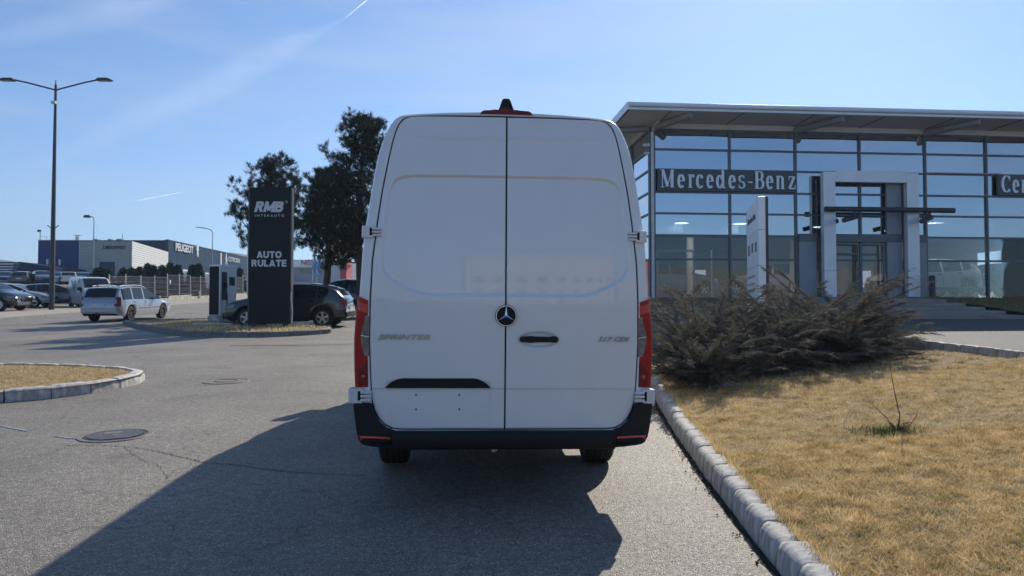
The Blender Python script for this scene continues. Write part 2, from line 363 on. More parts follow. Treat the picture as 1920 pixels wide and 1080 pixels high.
# grass slope on the right: ground sheet and blades
rows = []
for i in range(70):
    y = -2 + 20*i/69; a, b = kx(y)+.13, max(kx(y)+.2, fx(y)+.02)
    rows.append([(a + (b-a)*j/30, y, gz(a+(b-a)*j/30, y)) for j in range(31)])
gs = MB(); gs.grid(rows); gslope = gs.build('grass_slope', 'turf', smooth=True, fix=False); tag(gslope, kind='structure')
def blades(pts, name, mat, lo, hi, wid=None, parent=None, lean=.7, r=rng):
    """pts: N x 3 roots"""
    n = len(pts); d = np.sqrt(pts[:,0]**2 + pts[:,1]**2)
    h = r.uniform(lo, hi, n) * (1 + .5*r.random(n)**3); a = r.uniform(0, 2*pi, n)
    w = (np.maximum(.0022, d*.00022) if wid is None else np.full(n, wid)) * r.uniform(.7, 1.3, n)
    l = r.uniform(.1, lean, n)*h; b = a + r.normal(0, 1.0, n) + pi/2
    side = np.stack([np.cos(a), np.sin(a), np.zeros(n)], 1)*w[:,None]
    tip = pts + np.stack([np.cos(b)*l, np.sin(b)*l, h], 1)
    V = np.concatenate([pts-side, pts+side, tip], 1).reshape(-1, 3); F = np.arange(3*n).reshape(-1, 3)
    return link(name, npmesh(name, V, F, mat), parent)
def scatter(n, ylo, yhi, keep=None):
    y = rng.uniform(ylo, yhi, n); ka = np.interp(y, [a for a, b in KX], [b for a, b in KX])+.13; fb = np.interp(y, [a for a, b in FX], [b for a, b in FX])
    x = rng.uniform(1.4, 8, n); ok = (x > ka) & (x < fb) & (x/y < .78)
    x, y = x[ok], y[ok]
    d = np.maximum(0, x - np.interp(y, [a for a, b in KX], [b for a, b in KX]) - .13)
    z = .15 + .09*d + .015*np.sin(x*2.1+y*.7)*np.minimum(1, d) + .012*np.sin(y*3.3-x*1.3)*np.minimum(1, d)
    # thin / bare spots
    cl = np.sin(x*5.1+np.sin(y*4.3)*1.5)*np.sin(y*6.3+np.sin(x*3.7)*2)
    k = rng.random(len(x)) < (.72 + .28*cl)
    return np.stack([x, y, z-.004], 1)[k]
pts = np.concatenate([scatter(520000, 3.0, 6.0), scatter(300000, 6.0, 9.5), scatter(150000, 9.5, 17.5)])
g = blades(pts, 'dry_grass', 'grass', .010, .030, lean=2.2); tag(g, 'short dry straw coloured grass covering the slope right of the kerb', 'grass', kind='stuff')

n = 5200; ye = rng.uniform(2.6, 14, n)**1; xe = np.interp(ye, [a for a, b in KX], [b for a, b in KX]) + .125 + np.abs(rng.normal(0, .035, n))
g = blades(np.stack([xe, ye, np.full(n, .146)], 1), 'edge_grass', 'grass', .03, .075, lean=.9); tag(g, 'longer ragged grass growing over the back of the right kerb', 'grass', kind='stuff')
cy_ = rng.uniform(3.4, 11, 330); cx_ = np.interp(cy_, [a for a, b in KX], [b for a, b in KX]) + .3 + rng.random(330)*4.6
cp = []
for a_, b_ in zip(cx_, cy_):
    if a_ < fx(b_)-.1:
        m_ = int(rng.integers(14, 60)); q = rng.normal(0, rng.uniform(.02, .055), (m_, 2)); cp += [(a_+u_, b_+v_, gz(a_, b_)-.004) for u_, v_ in q]
g = blades(np.array(cp), 'grass_clumps', 'grass', .03, .065, lean=1.1); tag(g, 'taller tufts of straw coloured grass scattered over the slope', 'grass', kind='stuff')
lf = MB()
for k in range(420):
    b_ = rng.uniform(3.4, 12); a_ = kx(b_)+.2+rng.random()*4.8
    if a_ > fx(b_)-.1: continue
    z_ = gz(a_, b_)+.012; s_ = rng.uniform(.008, .022); t_ = rng.uniform(0, 6.28); u_, v_ = s_*cos(t_), s_*sin(t_)
    lf.add([(a_+u_, b_+v_, z_+rng.uniform(0, .012)), (a_-v_*.5, b_+u_*.5, z_+.004), (a_-u_, b_-v_, z_+rng.uniform(0, .01)), (a_+v_*.5, b_-u_*.5, z_)], [(0,1,2,3)])
tag(lf.build('fallen_leaves', 'bark', fix=False), 'small dead leaves and clods lying in the grass of the slope', 'leaves', kind='stuff')

# island on the left
LI = [(-13,7.2),(-9.5,8.1),(-7.6,8.95),(-6.6,9.5),(-6.15,9.85),(-5.85,10.35),(-5.72,10.9),(-5.72,11.4),(-5.9,11.85),(-6.3,12.2),(-7.0,12.55),(-8.2,12.8),(-9.6,12.85),(-13,12.9)]
kerb(LI[::-1], 'rounded kerb of worn concrete stones round the grass island at the left edge', slen=.52)
poly = MB().add([(x, y, .135) for x, y in LI], [tuple(range(len(LI)))]).build('island_soil', 'turf', fix=False); tag(poly, kind='structure')
def inpoly(x, y, P):
    r = np.zeros(len(x), bool); j = len(P)-1
    for i in range(len(P)):
        xi, yi = P[i]; xj, yj = P[j]
        c = ((yi > y) != (yj > y)) & (x < (xj-xi)*(y-yi)/((yj-yi) or 1e-9)+xi); r ^= c; j = i
    return r
x = rng.uniform(-12, -5.7, 90000); y = rng.uniform(7.2, 12.9, 90000)
LIin = [(-13,7.35),(-9.45,8.27),(-7.5,9.1),(-6.5,9.66),(-6.25,9.95),(-6.0,10.4),(-5.88,10.9),(-5.88,11.35),(-6.05,11.75),(-6.4,12.05),(-7.05,12.4),(-8.2,12.65),(-9.6,12.7),(-13,12.75)]
k = inpoly(x, y, LIin); p = np.stack([x[k], y[k], np.full(k.sum(), .132)], 1)
g = blades(p, 'dry_grass', 'grass', .012, .034, lean=2.0); tag(g, 'short yellow grass on the kerbed island at the left edge', 'grass', kind='stuff')

# middle island with the pylon and the charger
MI = [(-15.0,28.2),(-12.4,24.8),(-10.9,22.9),(-9.6,21.7),(-8.56,21.15),(-7.1,21.2),(-6.2,21.9),(-5.6,22.9),(-5.9,24.0),(-7.5,24.55),(-9.2,24.75),(-10.3,25.3),(-10.45,29.3),(-12.2,29.9),(-14,29.3)]
kerb(MI[::-1], 'dark concrete kerb round the bare island that carries the black advertising pylon', slen=.6, close=True, dark=True)
o = MB().add([(x, y, .13) for x, y in MI], [tuple(range(len(MI)))]).build('island_soil', 'soil', fix=False); tag(o, kind='structure')
for (px, py, l) in ((388, 612, .9), (425, 608, .35)):
    o = MB().box(-l/2, l/2, -.09, .09, 0, .07).build('painted_block', 'polewht', bevel=.01); o.location = (PX(px, 25.2), 25.2, .13)
    tag(o, 'pale painted concrete block lying on the island %s' % ('left of the charger base' if l > .5 else 'at the foot of the grey charger'), 'block')
x = rng.uniform(-12.4, -5.8, 9000); y = rng.uniform(21.3, 28, 9000); k = inpoly(x, y, [(a*.985-.12, b*.99+.24) for a, b in MI])
g = blades(np.stack([x[k], y[k], np.full(k.sum(), .128)], 1), 'dry_grass', 'grass', .03, .1, .01); tag(g, 'sparse dead grass on the bare island under the black pylon', 'grass', kind='stuff')

# pavement on the far side of the road
def strip(pts, z, name, mat): 
    return tag(MB().add([(a, b, z) for a, b in pts], [tuple(range(len(pts)))]).build(name, mat, fix=False), kind='structure')
strip([(-20.9,10),(-21.45,32),(-24.9,72),(-38,230),(-46,230),(-30.9,62),(-26,38),(-26,10)], .13, 'pavement', 'paving')
e1 = MB().add([(-20.88,10,0),(-21.43,32,0),(-24.88,72,0),(-24.9,72,.13),(-21.45,32,.13),(-20.9,10,.13)], [(0,1,4,5),(1,2,3,4)]).build('pavement_edge', 'kerb_dark', fix=False); tag(e1, kind='structure')
strip([(-70,10),(-26.01,10),(-26.01,38),(-27.9,47.5),(-70,49)], .11, 'yard', 'soil')
for i in range(9):
    y0 = 34 + i*9; xx = -17.2 - (y0-34)*.075
    strip([(xx, y0), (xx+.14, y0), (xx-.16, y0+4), (xx-.3, y0+4)], .008, 'lane_line', 'roadwhite')
# bank and plateau at the back left
bank = MB(); R_ = []
for i in range(12):
    t = i/11; z = 1.5*(t*t*(3-2*t)); R_.append([(xx, 53+9*t + (.5*sin(xx*.4)), z + .05*sin(xx*1.3+i)) for xx in np.linspace(-95, -36, 40)])
bank.grid(R_); tag(bank.build('grass_bank', 'turf', smooth=True, fix=False), kind='structure')
strip([(-95,62),(-36,62),(-33,140),(-95,300),(-200,300),(-200,62)], 1.5, 'plateau', 'field')
# forecourt of the dealership on the right
LOT = [(fx(y)+.1, y) for y in (-2,3,6,8,9.6,10.6,12.8,15,17,18)] + [(3.6,19.2),(2.4,30),(2.4,50),(60,50),(60,-2)]
strip(LOT, .5, 'forecourt', 'asphalt_lot')
sk = MB().add([(3.72,18,0),(3.6,19.2,0),(2.4,30,0),(2.4,30,.5),(3.6,19.2,.5),(3.72,18,.5)], [(0,1,4,5),(1,2,3,4)]).build('forecourt_edge', 'kerb_dark', fix=False); tag(sk, kind='structure')
kerb([(15.2,21.2),(20,21.75),(26,22.4),(34,23.2)], 'shaded grey kerb in front of the planted strip below the showroom glass', slen=.95, base=.5, h=.9)
kerb([(2.8,22.4),(5,22.3),(8.5,21.9)], 'grey kerb behind the junipers left of the entrance steps', slen=.95, base=.5, h=.9)
bed = MB(); bed.grid([[(xx, 21.3 + (xx-15)*.1 + t*6.2, .6 + .42*t**.8 + .02*sin(xx*2+t*7)) for xx in np.linspace(15.3, 34, 20)] for t in np.linspace(0, 1, 8)])
tag(bed.build('planted_strip', 'turf', smooth=True, fix=False), kind='structure')
bed = MB(); bed.grid([[(xx, 22.5 + t*5.4, .6 + .4*t) for xx in np.linspace(2.9, 8.6, 8)] for t in np.linspace(0, 1, 5)])
tag(bed.build('planted_strip', 'turf', smooth=True, fix=False), kind='structure')
n = 16000; x = rng.uniform(15.3, 24, n); t = rng.uniform(0, 1, n)
g = blades(np.stack([x, 21.3+(x-15)*.1+t*6.2, .6+.42*t**.8], 1), 'dry_grass', 'turf', .05, .1, .008); tag(g, 'dull grass on the shaded strip in front of the showroom', 'grass', kind='stuff')

# crack and faded marks on the asphalt
def ribbon(pts, w, z, name, mat, kind='structure', jit=.0):
    L_, R2 = [], []
    for i, p in enumerate(pts):
        a = Vector(pts[max(0, i-1)]); b = Vector(pts[min(len(pts)-1, i+1)]); d = (b-a).normalized(); nrm = Vector((-d.y, d.x))
        ww = w*(.5+random.random()) if jit else w
        q = Vector(p) + nrm*random.uniform(-jit, jit); L_.append((q.x+nrm.x*ww, q.y+nrm.y*ww, z)); R2.append((q.x-nrm.x*ww, q.y-nrm.y*ww, z))
    return tag(MB().grid([L_, R2]).build(name, mat, fix=False), kind=kind)
def gp(px, py):
    Y = 1.53*1380/(py-533); return (PX(px, Y), Y)
cl = [gp(100,835),gp(190,836),gp(250,839),gp(300,848),(gp(340,858)),gp(383,868),gp(450,874),gp(520,884),gp(600,890),gp(690,893)]
cl2 = []
for a, b in zip(cl, cl[1:]):
    for k in range(12): cl2.append((a[0]+(b[0]-a[0])*k/12, a[1]+(b[1]-a[1])*k/12))
ribbon(cl2, .0045, .005, 'asphalt_crack', 'crack', jit=.012)
for cc in ([(230,838),(262,862),(300,876),(318,905)],[(90,700),(180,712),(260,706),(340,722),(400,724)],[(470,716),(540,708),(600,715),(655,711)],[(0,868),(40,862),(95,850),(130,836)]):
    q_ = [gp(*p) for p in cc]; q2 = [(a[0]+(b[0]-a[0])*k/14, a[1]+(b[1]-a[1])*k/14) for a, b in zip(q_, q_[1:]) for k in range(14)]
    ribbon(q2, .002, .0048, 'asphalt_crack', 'crack', jit=.014)
cl = [gp(430,648),gp(520,648),gp(600,647),gp(668,645)]; cl2 = [(a[0]+(b[0]-a[0])*k/20, a[1]+(b[1]-a[1])*k/20) for a, b in zip(cl, cl[1:]) for k in range(20)]
ribbon(cl2, .03, .005, 'asphalt_joint', 'crack', jit=.02)
def blot(px0, py0, px1, py1, w, name):
    a, b = gp(px0, py0), gp(px1, py1); n = 40; V = []
    pts_ = []
    for i in range(n):
        t = 2*pi*i/n; u = .5+.5*cos(t); x_ = a[0]+(b[0]-a[0])*u; y_ = a[1]+(b[1]-a[1])*u + w*sin(t)*(.6+.6*random.random())
        pts_.append((x_ + random.uniform(-.02, .02), y_))
    tag(MB().add([(x_, y_, .005) for x_, y_ in pts_], [tuple(range(n))]).build(name, 'markblue', fix=False), kind='structure')
blot(-6, 797, 52, 809, .03, 'faded_paint_mark'); blot(98, 818, 146, 824, .03, 'faded_paint_mark')

# manhole covers
def manhole(px, py, r, label, light=False, rot=.5):
    x, y = gp(px, py); root = empty('manhole_cover', (x, y, 0), rot); tag(root, label, 'manhole cover')
    fr = MB().lathe([(.0, r+.06), (.009, r+.055), (.009, r+.012), (.0, r+.008)], 48, 'z'); fr.build('frame', 'castring', root, smooth=True)
    MB().lathe([(.004, r+.01), (.004, .001)], 48, 'z').build('recess', 'crack', root)
    lid = MB().lathe([(.004, r), (.0065, r-.002), (.0065, .001)], 48, 'z'); lid.build('lid', 'castring' if light else 'cast', root)
    if not light:
        rb = MB()
        k = int(2*r/.045)
        for i in range(k):
            yy = -r+.03 + i*.045; hw = sqrt(max(0, (r-.03)**2-yy*yy))
            if hw > .04: rb.box(-hw, hw, yy-.011, yy+.011, .0066, .015)
        rb.build('rib_pattern', 'ribcast', root)
        MB().box(-.1, .06, .05, .13, .0152, .0165).build('maker_plate', 'castring', root)
        MB().lathe([(.0165, .03), (.0165, .001)], 16, 'z', (0, -.02, 0)).build('centre_boss', 'castring', root)
    else:
        MB().lathe([(.0067, r*.6), (.012, r*.59), (.012, r*.52), (.0067, r*.51)], 40, 'z').build('ring_ridge', 'cast', root)
manhole(216, 817, .285, 'ribbed iron manhole cover in the asphalt near the left grass island')
manhole(424, 715, .3, 'flush worn manhole cover further back, between the left island and the white van', True, .2)

exec_parts = None
# ================================================================= THE WHITE VAN
def rpoly(P, phi, c=(0, 1.6)):
    d = (cos(phi), sin(phi)); best = 0
    for i in range(len(P)):
        x1, z1 = P[i][0]-c[0], P[i][1]-c[1]; x2, z2 = P[(i+1) % len(P)][0]-c[0], P[(i+1) % len(P)][1]-c[1]
        ex, ez = x2-x1, z2-z1; den = d[0]*ez - d[1]*ex
        if abs(den) < 1e-9: continue
        t = (x1*ez - z1*ex)/den; u = (x1*d[1]-z1*d[0])/den
        if t > 0 and -1e-6 <= u <= 1+1e-6: best = max(best, t)
    return best
def sym(h): return h + [(-a, b) for a, b in h[::-1] if a > 1e-6]
HULL = sym([(0,.42),(.8,.42),(.93,.47),(.96,.62),(.975,.72),(1.0,.80),(1.008,.9),(1.015,1.16),(1.006,1.3),(.993,1.437),(.974,1.70),(.960,1.87),(.928,2.06),(.896,2.26),(.868,2.40),(.848,2.47),(.825,2.53),(.797,2.59),(.772,2.63),(.742,2.658),(.705,2.673),(.6,2.685),(.4,2.698),(.2,2.706),(0,2.709)])
DOOR = sym([(0,.543),(.70,.543),(.765,.552),(.81,.575),(.85,.617),(.878,.67),(.896,.74),(.905,.92),(.914,1.13),(.911,1.40),(.898,1.68),(.867,1.93),(.835,2.15),(.80,2.33),(.779,2.43),(.765,2.49),(.748,2.55),(.724,2.605),(.69,2.642),(.655,2.655),(.6,2.659),(.3,2.665),(0,2.667)])
REC = [(-.02,2.266),(.3,2.266),(.62,2.262),(.70,2.254),(.755,2.228),(.782,2.185),(.799,2.11),(.826,1.9),(.841,1.71),(.842,1.66),(.828,1.605),(.79,1.56),(.72,1.518),(.62,1.475),(.56,1.456),(.5,1.45),(-.02,1.45)]
def ys(x, z):
    return .022*x*x + .03*abs(x)**5 + (.11*((z-1.40)/1.3)**1.5 if z > 1.40 else 0)
def vp(x, z, d=0):
    k = 1 + ys(x, z)/5.02
    return (x*k, ys(x, z)+d, 1.53+(z-1.53)*k)
def sdf(x, z, P):
    x = np.abs(x); dm = np.full(x.shape, 9.); ins = np.zeros(x.shape, bool); j = len(P)-1
    for i in range(len(P)):
        ax, az = P[j]; bx, bz = P[i]; j = i
        ex, ez = bx-ax, bz-az; t = np.clip(((x-ax)*ex+(z-az)*ez)/(ex*ex+ez*ez), 0, 1)
        if not (ax < 0 and bx < 0): dm = np.minimum(dm, np.hypot(x-ax-ex*t, z-az-ez*t))
        c = ((bz > z) != (az > z)) & (x < (ax-bx)*(z-bz)/((az-bz) or 1e-9)+bx); ins ^= c
    return np.where(ins, -dm, dm)
def smooth01(t): t = np.clip(t, 0, 1); return t*t*(3-2*t)
van = empty('white_van', label='white high-roof panel van seen from behind, both rear doors shut, parked in the middle', cat='van')
van.matrix_world = TR((-.055, 5.02, 0)) @ RZ(radians(3.5)) @ Matrix.Rotation(.0095, 4, 'Y')
# body shell
NA = 180; phis = [2*pi*i/NA for i in range(NA)]
hr = [rpoly(HULL, p) for p in phis]; dr = [rpoly(DOOR, p) for p in phis]
def pt(r, p): return (r*cos(p), 1.6 + r*sin(p))
rings = []
for (sel, off, d) in (('d', .0095, .03), ('d', .0095, .006), ('d', .0145, .001), ('h', -.022, .002), ('h', -.009, .009), ('h', -.002, .022), ('h', 0, .045)):
    rings.append([vp(*pt((dr if sel == 'd' else hr)[i]+off, phis[i]), d) for i in range(NA)])
ST = [(.15,1,2.709),(.35,1,2.712),(.7,1,2.715),(1.5,1.002,2.72),(3,1.004,2.72),(4.6,1.0,2.72),(5.1,.995,2.71),(5.35,.99,2.68),(5.5,.985,2.62),(5.7,.98,2.48),(5.9,.975,2.3),(6.1,.965,2.09),(6.3,.955,1.87),(6.5,.94,1.62),(6.62,.925,1.46),(6.75,.89,1.36),(6.88,.83,1.2),(6.94,.76,1.05),(6.97,.62,.9)]
for (y, sx, zt) in ST:
    R2 = []
    for i in range(NA):
        x, z = pt(hr[i], phis[i]); k = 1+ys(x, z)/5.02
        w = max(0, 1-y/1.2); xx = x*(1+(k-1)*w)*sx; zz = z + ((1.53+(z-1.53)*k)-z)*w
        if zz > 1.15: zz = 1.15 + (zz-1.15)*(zt-1.15)/(2.709-1.15) if zt > 1.15 else 1.15
        if zt < 1.15: zz = .42 + (zz-.42)*(zt-.42)/(1.15-.42)
        R2.append((xx, max(y, y*.6+ys(x, z)+.045) if y < .4 else y, zz))
    rings.append(R2)
nr = len(rings); V = [p for r in rings for p in r]; Fb, Fw = [], []
for i in range(nr-1):
    for j in range(NA):
        q = (i*NA+j, i*NA+(j+1)%NA, (i+1)*NA+(j+1)%NA, (i+1)*NA+j)
        st = i-7
        a = phis[j]; up = radians(38) < a < radians(142)
        (Fw if (8 <= st <= 13 and up and st >= 8) else Fb).append(q)
Fb.append(tuple((nr-1)*NA+j for j in range(NA)))
b = MB(); b.v = V; b.f = Fb; b.build('body', 'white', van, smooth=True, ang=28)
b = MB(); b.v = V; b.f = Fw; b.build('windscreen', 'carglass', van, smooth=True)
b = MB(); b.add([vp(*pt(hr[i]-.03, phis[i]), .032) for i in range(NA)], [tuple(range(NA))]); b.build('door_seal', 'dark_gap', van)
# rear doors as fine grids
zk = [p[1] for p in DOOR if p[0] > 0.5]; xk = [p[0] for p in DOOR if p[0] > .5]; half = len([p for p in DOOR]) 
rt = [p for p in DOOR[:23] if p[0] > .5]; rt = sorted(set(rt), key=lambda p: p[1])
def door(side):
    nu, nv = 130, 330
    tz = np.linspace(0, 1, nv+1); zz = .543 + (2.659-.543)*(.5-.5*np.cos(pi*tz))*.35 + (2.659-.543)*tz*.65
    hw = np.interp(zz, [p[1] for p in rt], [p[0] for p in rt])
    u = np.linspace(0, 1, nu+1)
    X = .0055 + (hw[:, None]-.0055)*u[None, :]; Z = np.repeat(zz[:, None], nu+1, 1)
    top = smooth01((Z-2.5)/.159); Z = Z + top*.008*(1-np.clip(X/.66, 0, 1)**2)
    D = .017*smooth01((-sdf(X, Z, REC))/.019 + .3)
    D -= .0055*np.exp(-((Z-2.512-.006*(1-X*X))/.010)**2)*smooth01((.74-X)/.3)         # crease near the top
    D += .0055*smooth01((.822-Z)/.012)                                                  # step above the plate zone
    ed = np.minimum(np.minimum(hw[:, None]-X, X-.004), np.minimum(Z-.543, 2.667-Z)); D += .006*np.clip(1-ed/.009, 0, 1)**2
    if side < 0:
        pr = smooth01((X-.09)/.02)*smooth01((.815-X)/.02)*smooth01((.87-Z)/.02); D += .005*pr
    else:
        e = ((X-.228)/.135)**2 + ((Z-1.153)/.054)**2; D += .018*smooth01((1.12-e)/.5)
    Y = .022*X*X + .03*X**5 + .11*np.where(Z > 1.40, (np.maximum(Z-1.40, 0)/1.3)**1.5, 0); k = 1+Y/5.02
    P = np.stack([side*X*k, Y+D, 1.53+(Z-1.53)*k], -1).reshape(-1, 3)
    w = nu+1; I = (np.arange(nv)[:, None]*w + np.arange(nu)[None, :]).ravel()
    F = np.stack([I, I+1, I+w+1, I+w], 1) if side > 0 else np.stack([I, I+w, I+w+1, I+1], 1)
    return link('rear_door', npmesh('rear_door', P, F, 'white', True), van)
dl, drt = door(-1), door(1)
dl['label'] = 'left rear door with black grip strip over the empty plate area'; drt['label'] = 'right rear door with black pull handle'
# handle, emblem, badges
def capsule(pts_, d0, d1, name, mat, parent, bevel=.004):
    o = MB(); n = len(pts_); o.add([vp(x, z, d0) for x, z in pts_]+[vp(x, z, d1) for x, z in pts_], [tuple(range(n)), tuple(range(n, 2*n))[::-1]]+[(i, (i+1)%n, (i+1)%n+n, i+n) for i in range(n)])
    return o.build(name, mat, parent, bevel=bevel)
H = []
for i in range(24):
    t = 2*pi*i/24; cx_ = .127*(1 if cos(t) > 0 else -1); H.append((.226 + cx_*.93 + .018*cos(t)*1.4, 1.155 + .024*sin(t)*(1 if abs(sin(t)) > .2 else 1)))
capsule([(.094,1.155),(.098,1.168),(.11,1.175),(.18,1.1795),(.19,1.177),(.3,1.174),(.32,1.179),(.345,1.177),(.358,1.168),(.36,1.155),(.356,1.143),(.345,1.136),(.32,1.134),(.3,1.138),(.19,1.136),(.18,1.132),(.11,1.137),(.098,1.143)], -.03, -.008, 'door_handle', 'black_plastic', drt, .006)
capsule([(-.812,.822),(-.79,.846),(-.76,.868),(-.725,.883),(-.69,.888),(-.22,.888),(-.185,.883),(-.15,.868),(-.12,.846),(-.098,.822)], -.016, .02, 'grip_strip', 'black_plastic', dl, .005)
for (x, z) in ((-.604,.773),(-.312,.773),(-.603,.675),(-.311,.675)):
    MB().lathe([(0,.001),(0,.006),(.006,.0065)], 12, 'y', vp(x, z, .006)).build('plate_hole', 'dark_gap', dl)
em = MB().lathe([(0.005,.075),(-.012,.073),(-.016,.07),(-.017,.001)], 48, 'y', vp(.002,1.315)).build('emblem', 'pylon', van, smooth=True)
cx, cy, cz = vp(.002, 1.315)
MB().lathe([(-.016,.071),(-.0205,.0695),(-.0205,.0655),(-.016,.064)], 48, 'y', (cx, cy, cz)).build('emblem_ring', 'chrome', em, smooth=True)
st = MB(); yb, yt = cy-.0165, cy-.021
for k in range(3):
    a = pi/2 + k*2*pi/3; tip = (cx+.066*cos(a), cz+.066*sin(a)); l = (cx+.0105*cos(a+pi/3), cz+.0105*sin(a+pi/3)); r = (cx+.0105*cos(a-pi/3), cz+.0105*sin(a-pi/3))
    st.add([(tip[0], yb, tip[1]), (l[0], yb, l[1]), (r[0], yb, r[1]), (cx, yt-.003, cz)], [(0,1,3),(0,3,2)])
st.build('emblem_star', 'chrome', em, fix=False)
text('SPRINTER', .036, 'model_badge', 'badge', dl, TR(vp(-.686, 1.149, -.004)) @ RZ(radians(-2.2)), width=.355, extrude=.011, shear=.35, bold=.012)
text('317 CDI', .034, 'model_badge', 'badge', drt, TR(vp(.747, 1.142, -.006)) @ RZ(radians(2.6)), width=.222, extrude=.011, shear=.35, bold=.012)
# hinges
def hinge(x, z, s, w, h, label):
    o = MB(); bx, by, bz = vp(x, z)
    def B(x0, x1, z0, z1, d0, d1): o.add(*[[(bx+s*a, by+d, bz+c) for d in (d0, d1) for (a, c) in ((x0,z0),(x1,z0),(x1,z1),(x0,z1))], [(0,1,2,3),(7,6,5,4),(0,4,5,1),(1,5,6,2),(2,6,7,3),(3,7,4,0)]])
    B(-w*.12, w*.52, -h/2, h/2, -.028, .06)
    rt_ = o.build('hinge', 'hinge', van, bevel=.006); rt_['label'] = label
    o2 = o; o = MB(); B(-w*.16, w*.10, -h*.30, h*.34, -.0295, -.0265); o.build('hinge_slot', 'dark_gap', rt_, bevel=.001)
    for k in (-1, 0, 1):
        o = MB(); B(-w*.52, -w*.02, k*h*.26-h*.10, k*h*.26+h*.10, -.034, .03); o.build('hinge_finger', 'hinge', rt_, bevel=.005)
    o = MB(); B(w*.34, w*.50, -h*.36, h*.36, -.033, -.02); o.build('hinge_cap', 'hinge', rt_, bevel=.005)
hinge(-.906, 1.874, -1, .125, .082, 'upper left hinge'); hinge(.903, 1.866, 1, .125, .082, 'upper right hinge')
hinge(-.974, .770, -1, .150, .100, 'lower left hinge'); hinge(.964, .766, 1, .138, .100, 'lower right hinge')
# tail lamps
def lamp(s):
    def outer(z): return interp(z, [.826,.95,1.16,1.3,1.441], [1.010,1.016,1.019,1.010,.998])
    def inner(z): return interp(z, [.82,1.0,1.2,1.41], [.911,.914,.919,.917])
    def top(u): return 1.408 + .035*u
    def P(u, v, d=0):   # u 0 inner..1 outer ..>1 wraps round the side
        z = .828 + (top(min(u, 1))-.828)*v
        if u <= 1:
            x = inner(z) + (outer(z)-inner(z))*u; q = vp(x, z); e = .008 - .024*sin(min(1, u)*pi*.55)**.8 + .03*max(0, u-.7)**2*6
            return (s*q[0], q[1] + e + d, q[2])
        x = outer(z)+.004; q = vp(x, z); return (s*(q[0] + .002), q[1] + .03 + (u-1)*.3 + d, q[2])
    us = [0,.02,.15,.3,.45,.6,.75,.87,.95,1,1.1,1.4,1.7]; vs = [i/24 for i in range(25)]
    b = MB(); G = [[P(u, v) for u in us] for v in vs]; b.grid(G)
    b.add([P(u, v, 0) for u in us for v in (0,)] + [(P(0, 0)[0], P(0, 0)[1]+.1, P(0, 0)[2])], [])
    lp = b.build('tail_lamp', 'redlens', van, smooth=True); lp['label'] = '%s tail lamp' % ('left' if s < 0 else 'right')
    # lower dark chamber, clear reversing lamp, bright bars
    b = MB(); b.grid([[P(.12+.62*u, .02+.30*v*(1-.5*u*1.0), -.0025) for u in np.linspace(0, 1, 8)] for v in np.linspace(0, 1, 6)]); b.build('brake_chamber', 'redlens_dark', lp, smooth=True, fix=False)
    b = MB(); b.grid([[P(.04+.50*u*(.55+.45*sin(pi*min(1, v*1.15))), .36+.46*v, -.003) for u in np.linspace(0, 1, 8)] for v in np.linspace(0, 1, 10)]); c = b.build('reversing_lamp', 'clearlens', lp, smooth=True, fix=False)
    for k in range(4):
        b = MB(); u0 = .12+.09*k; b.grid([[P(u0+.018*u, .44+.3*v, -.0045) for u in (0, 1)] for v in np.linspace(0, 1, 8)]); b.build('lens_rib', 'redlens_dark' if k % 2 else 'darksteel', c, fix=False)
    b = MB(); b.grid([[P(.03+.52*u, .578+.008*v, -.0055) for u in np.linspace(0, 1, 6)] for v in (0, 1)]); b.build('lens_bar', 'chrome', c, fix=False)
    b = MB(); b.grid([[P(.1+.8*u, .85+.1*v, -.002) for u in np.linspace(0, 1, 6)] for v in (0, 1)]); b.build('lens_bar', 'redlens_bright', lp, fix=False)
    b = MB(); b.lathe([(0, .014), (-.004, .010), (-.005, .001)], 16, 'y', P(.42, .12, -.004)); b.build('bulb', 'redlens_bright', lp, smooth=True)
lamp(-1); lamp(1)
# bumper
BO = [(1.018,.722),(1.012,.66),(.999,.56),(.985,.49),(.967,.456),(.94,.440),(.905,.434),(.81,.422),(.4,.412),(0,.410)]
BI = [(0,.533),(.74,.534),(.80,.556),(.84,.59),(.868,.635),(.888,.68),(.897,.722)]
def bprism(P, d0, d1, name, mat, parent, bevel):
    n = len(P); o = MB(); V = []
    for dd, sc in ((d0+.02, 1), (d1, 1)):
        for x, z in P: q = vp(x, z); V.append((q[0], q[1]+dd - (.0 if dd == d1 else .0), q[2]))
    o.add(V, [tuple(range(n)), tuple(range(n, 2*n))[::-1]]+[(i, (i+1)%n, (i+1)%n+n, i+n) for i in range(n)]); return o.build(name, mat, parent, bevel=bevel)
bpoly = BO + [(-a, b) for a, b in BO[-2::-1]] + [(-a, b) for a, b in BI[::-1]] + BI[1:]
bump = bprism(bpoly, -.062, .42, 'rear_bumper', 'black_plastic', van, .014)
b = MB(); b.grid([[ (vp(x, z, dd)) for x in np.linspace(-.755, .755, 14)] for (z, dd) in ((.536,-.04),(.527,-.058),(.50,-.066),(.43,-.064),(.413,-.05),(.405,0),(.40,.1))])
b.build('bumper_step', 'black_plastic', bump, smooth=True, ang=50)
for s in (-1, 1):
    capsule([(s*.765,.474),(s*.765,.487),(s*.962,.496),(s*.966,.490),(s*.948,.470)] if 0 else [(s*.765,.483),(s*.765,.497),(s*.972,.508),(s*.962,.474),(s*.952,.486),(s*.93,.4925)], -.050, -.035, 'reflector', 'redlens_bright', bump, .001)
    capsule([(s*.765,.464),(s*.765,.481),(s*.93,.490),(s*.951,.483),(s*.957,.468)], -.047, -.035, 'fog_lens', 'pylon', bump, .001)
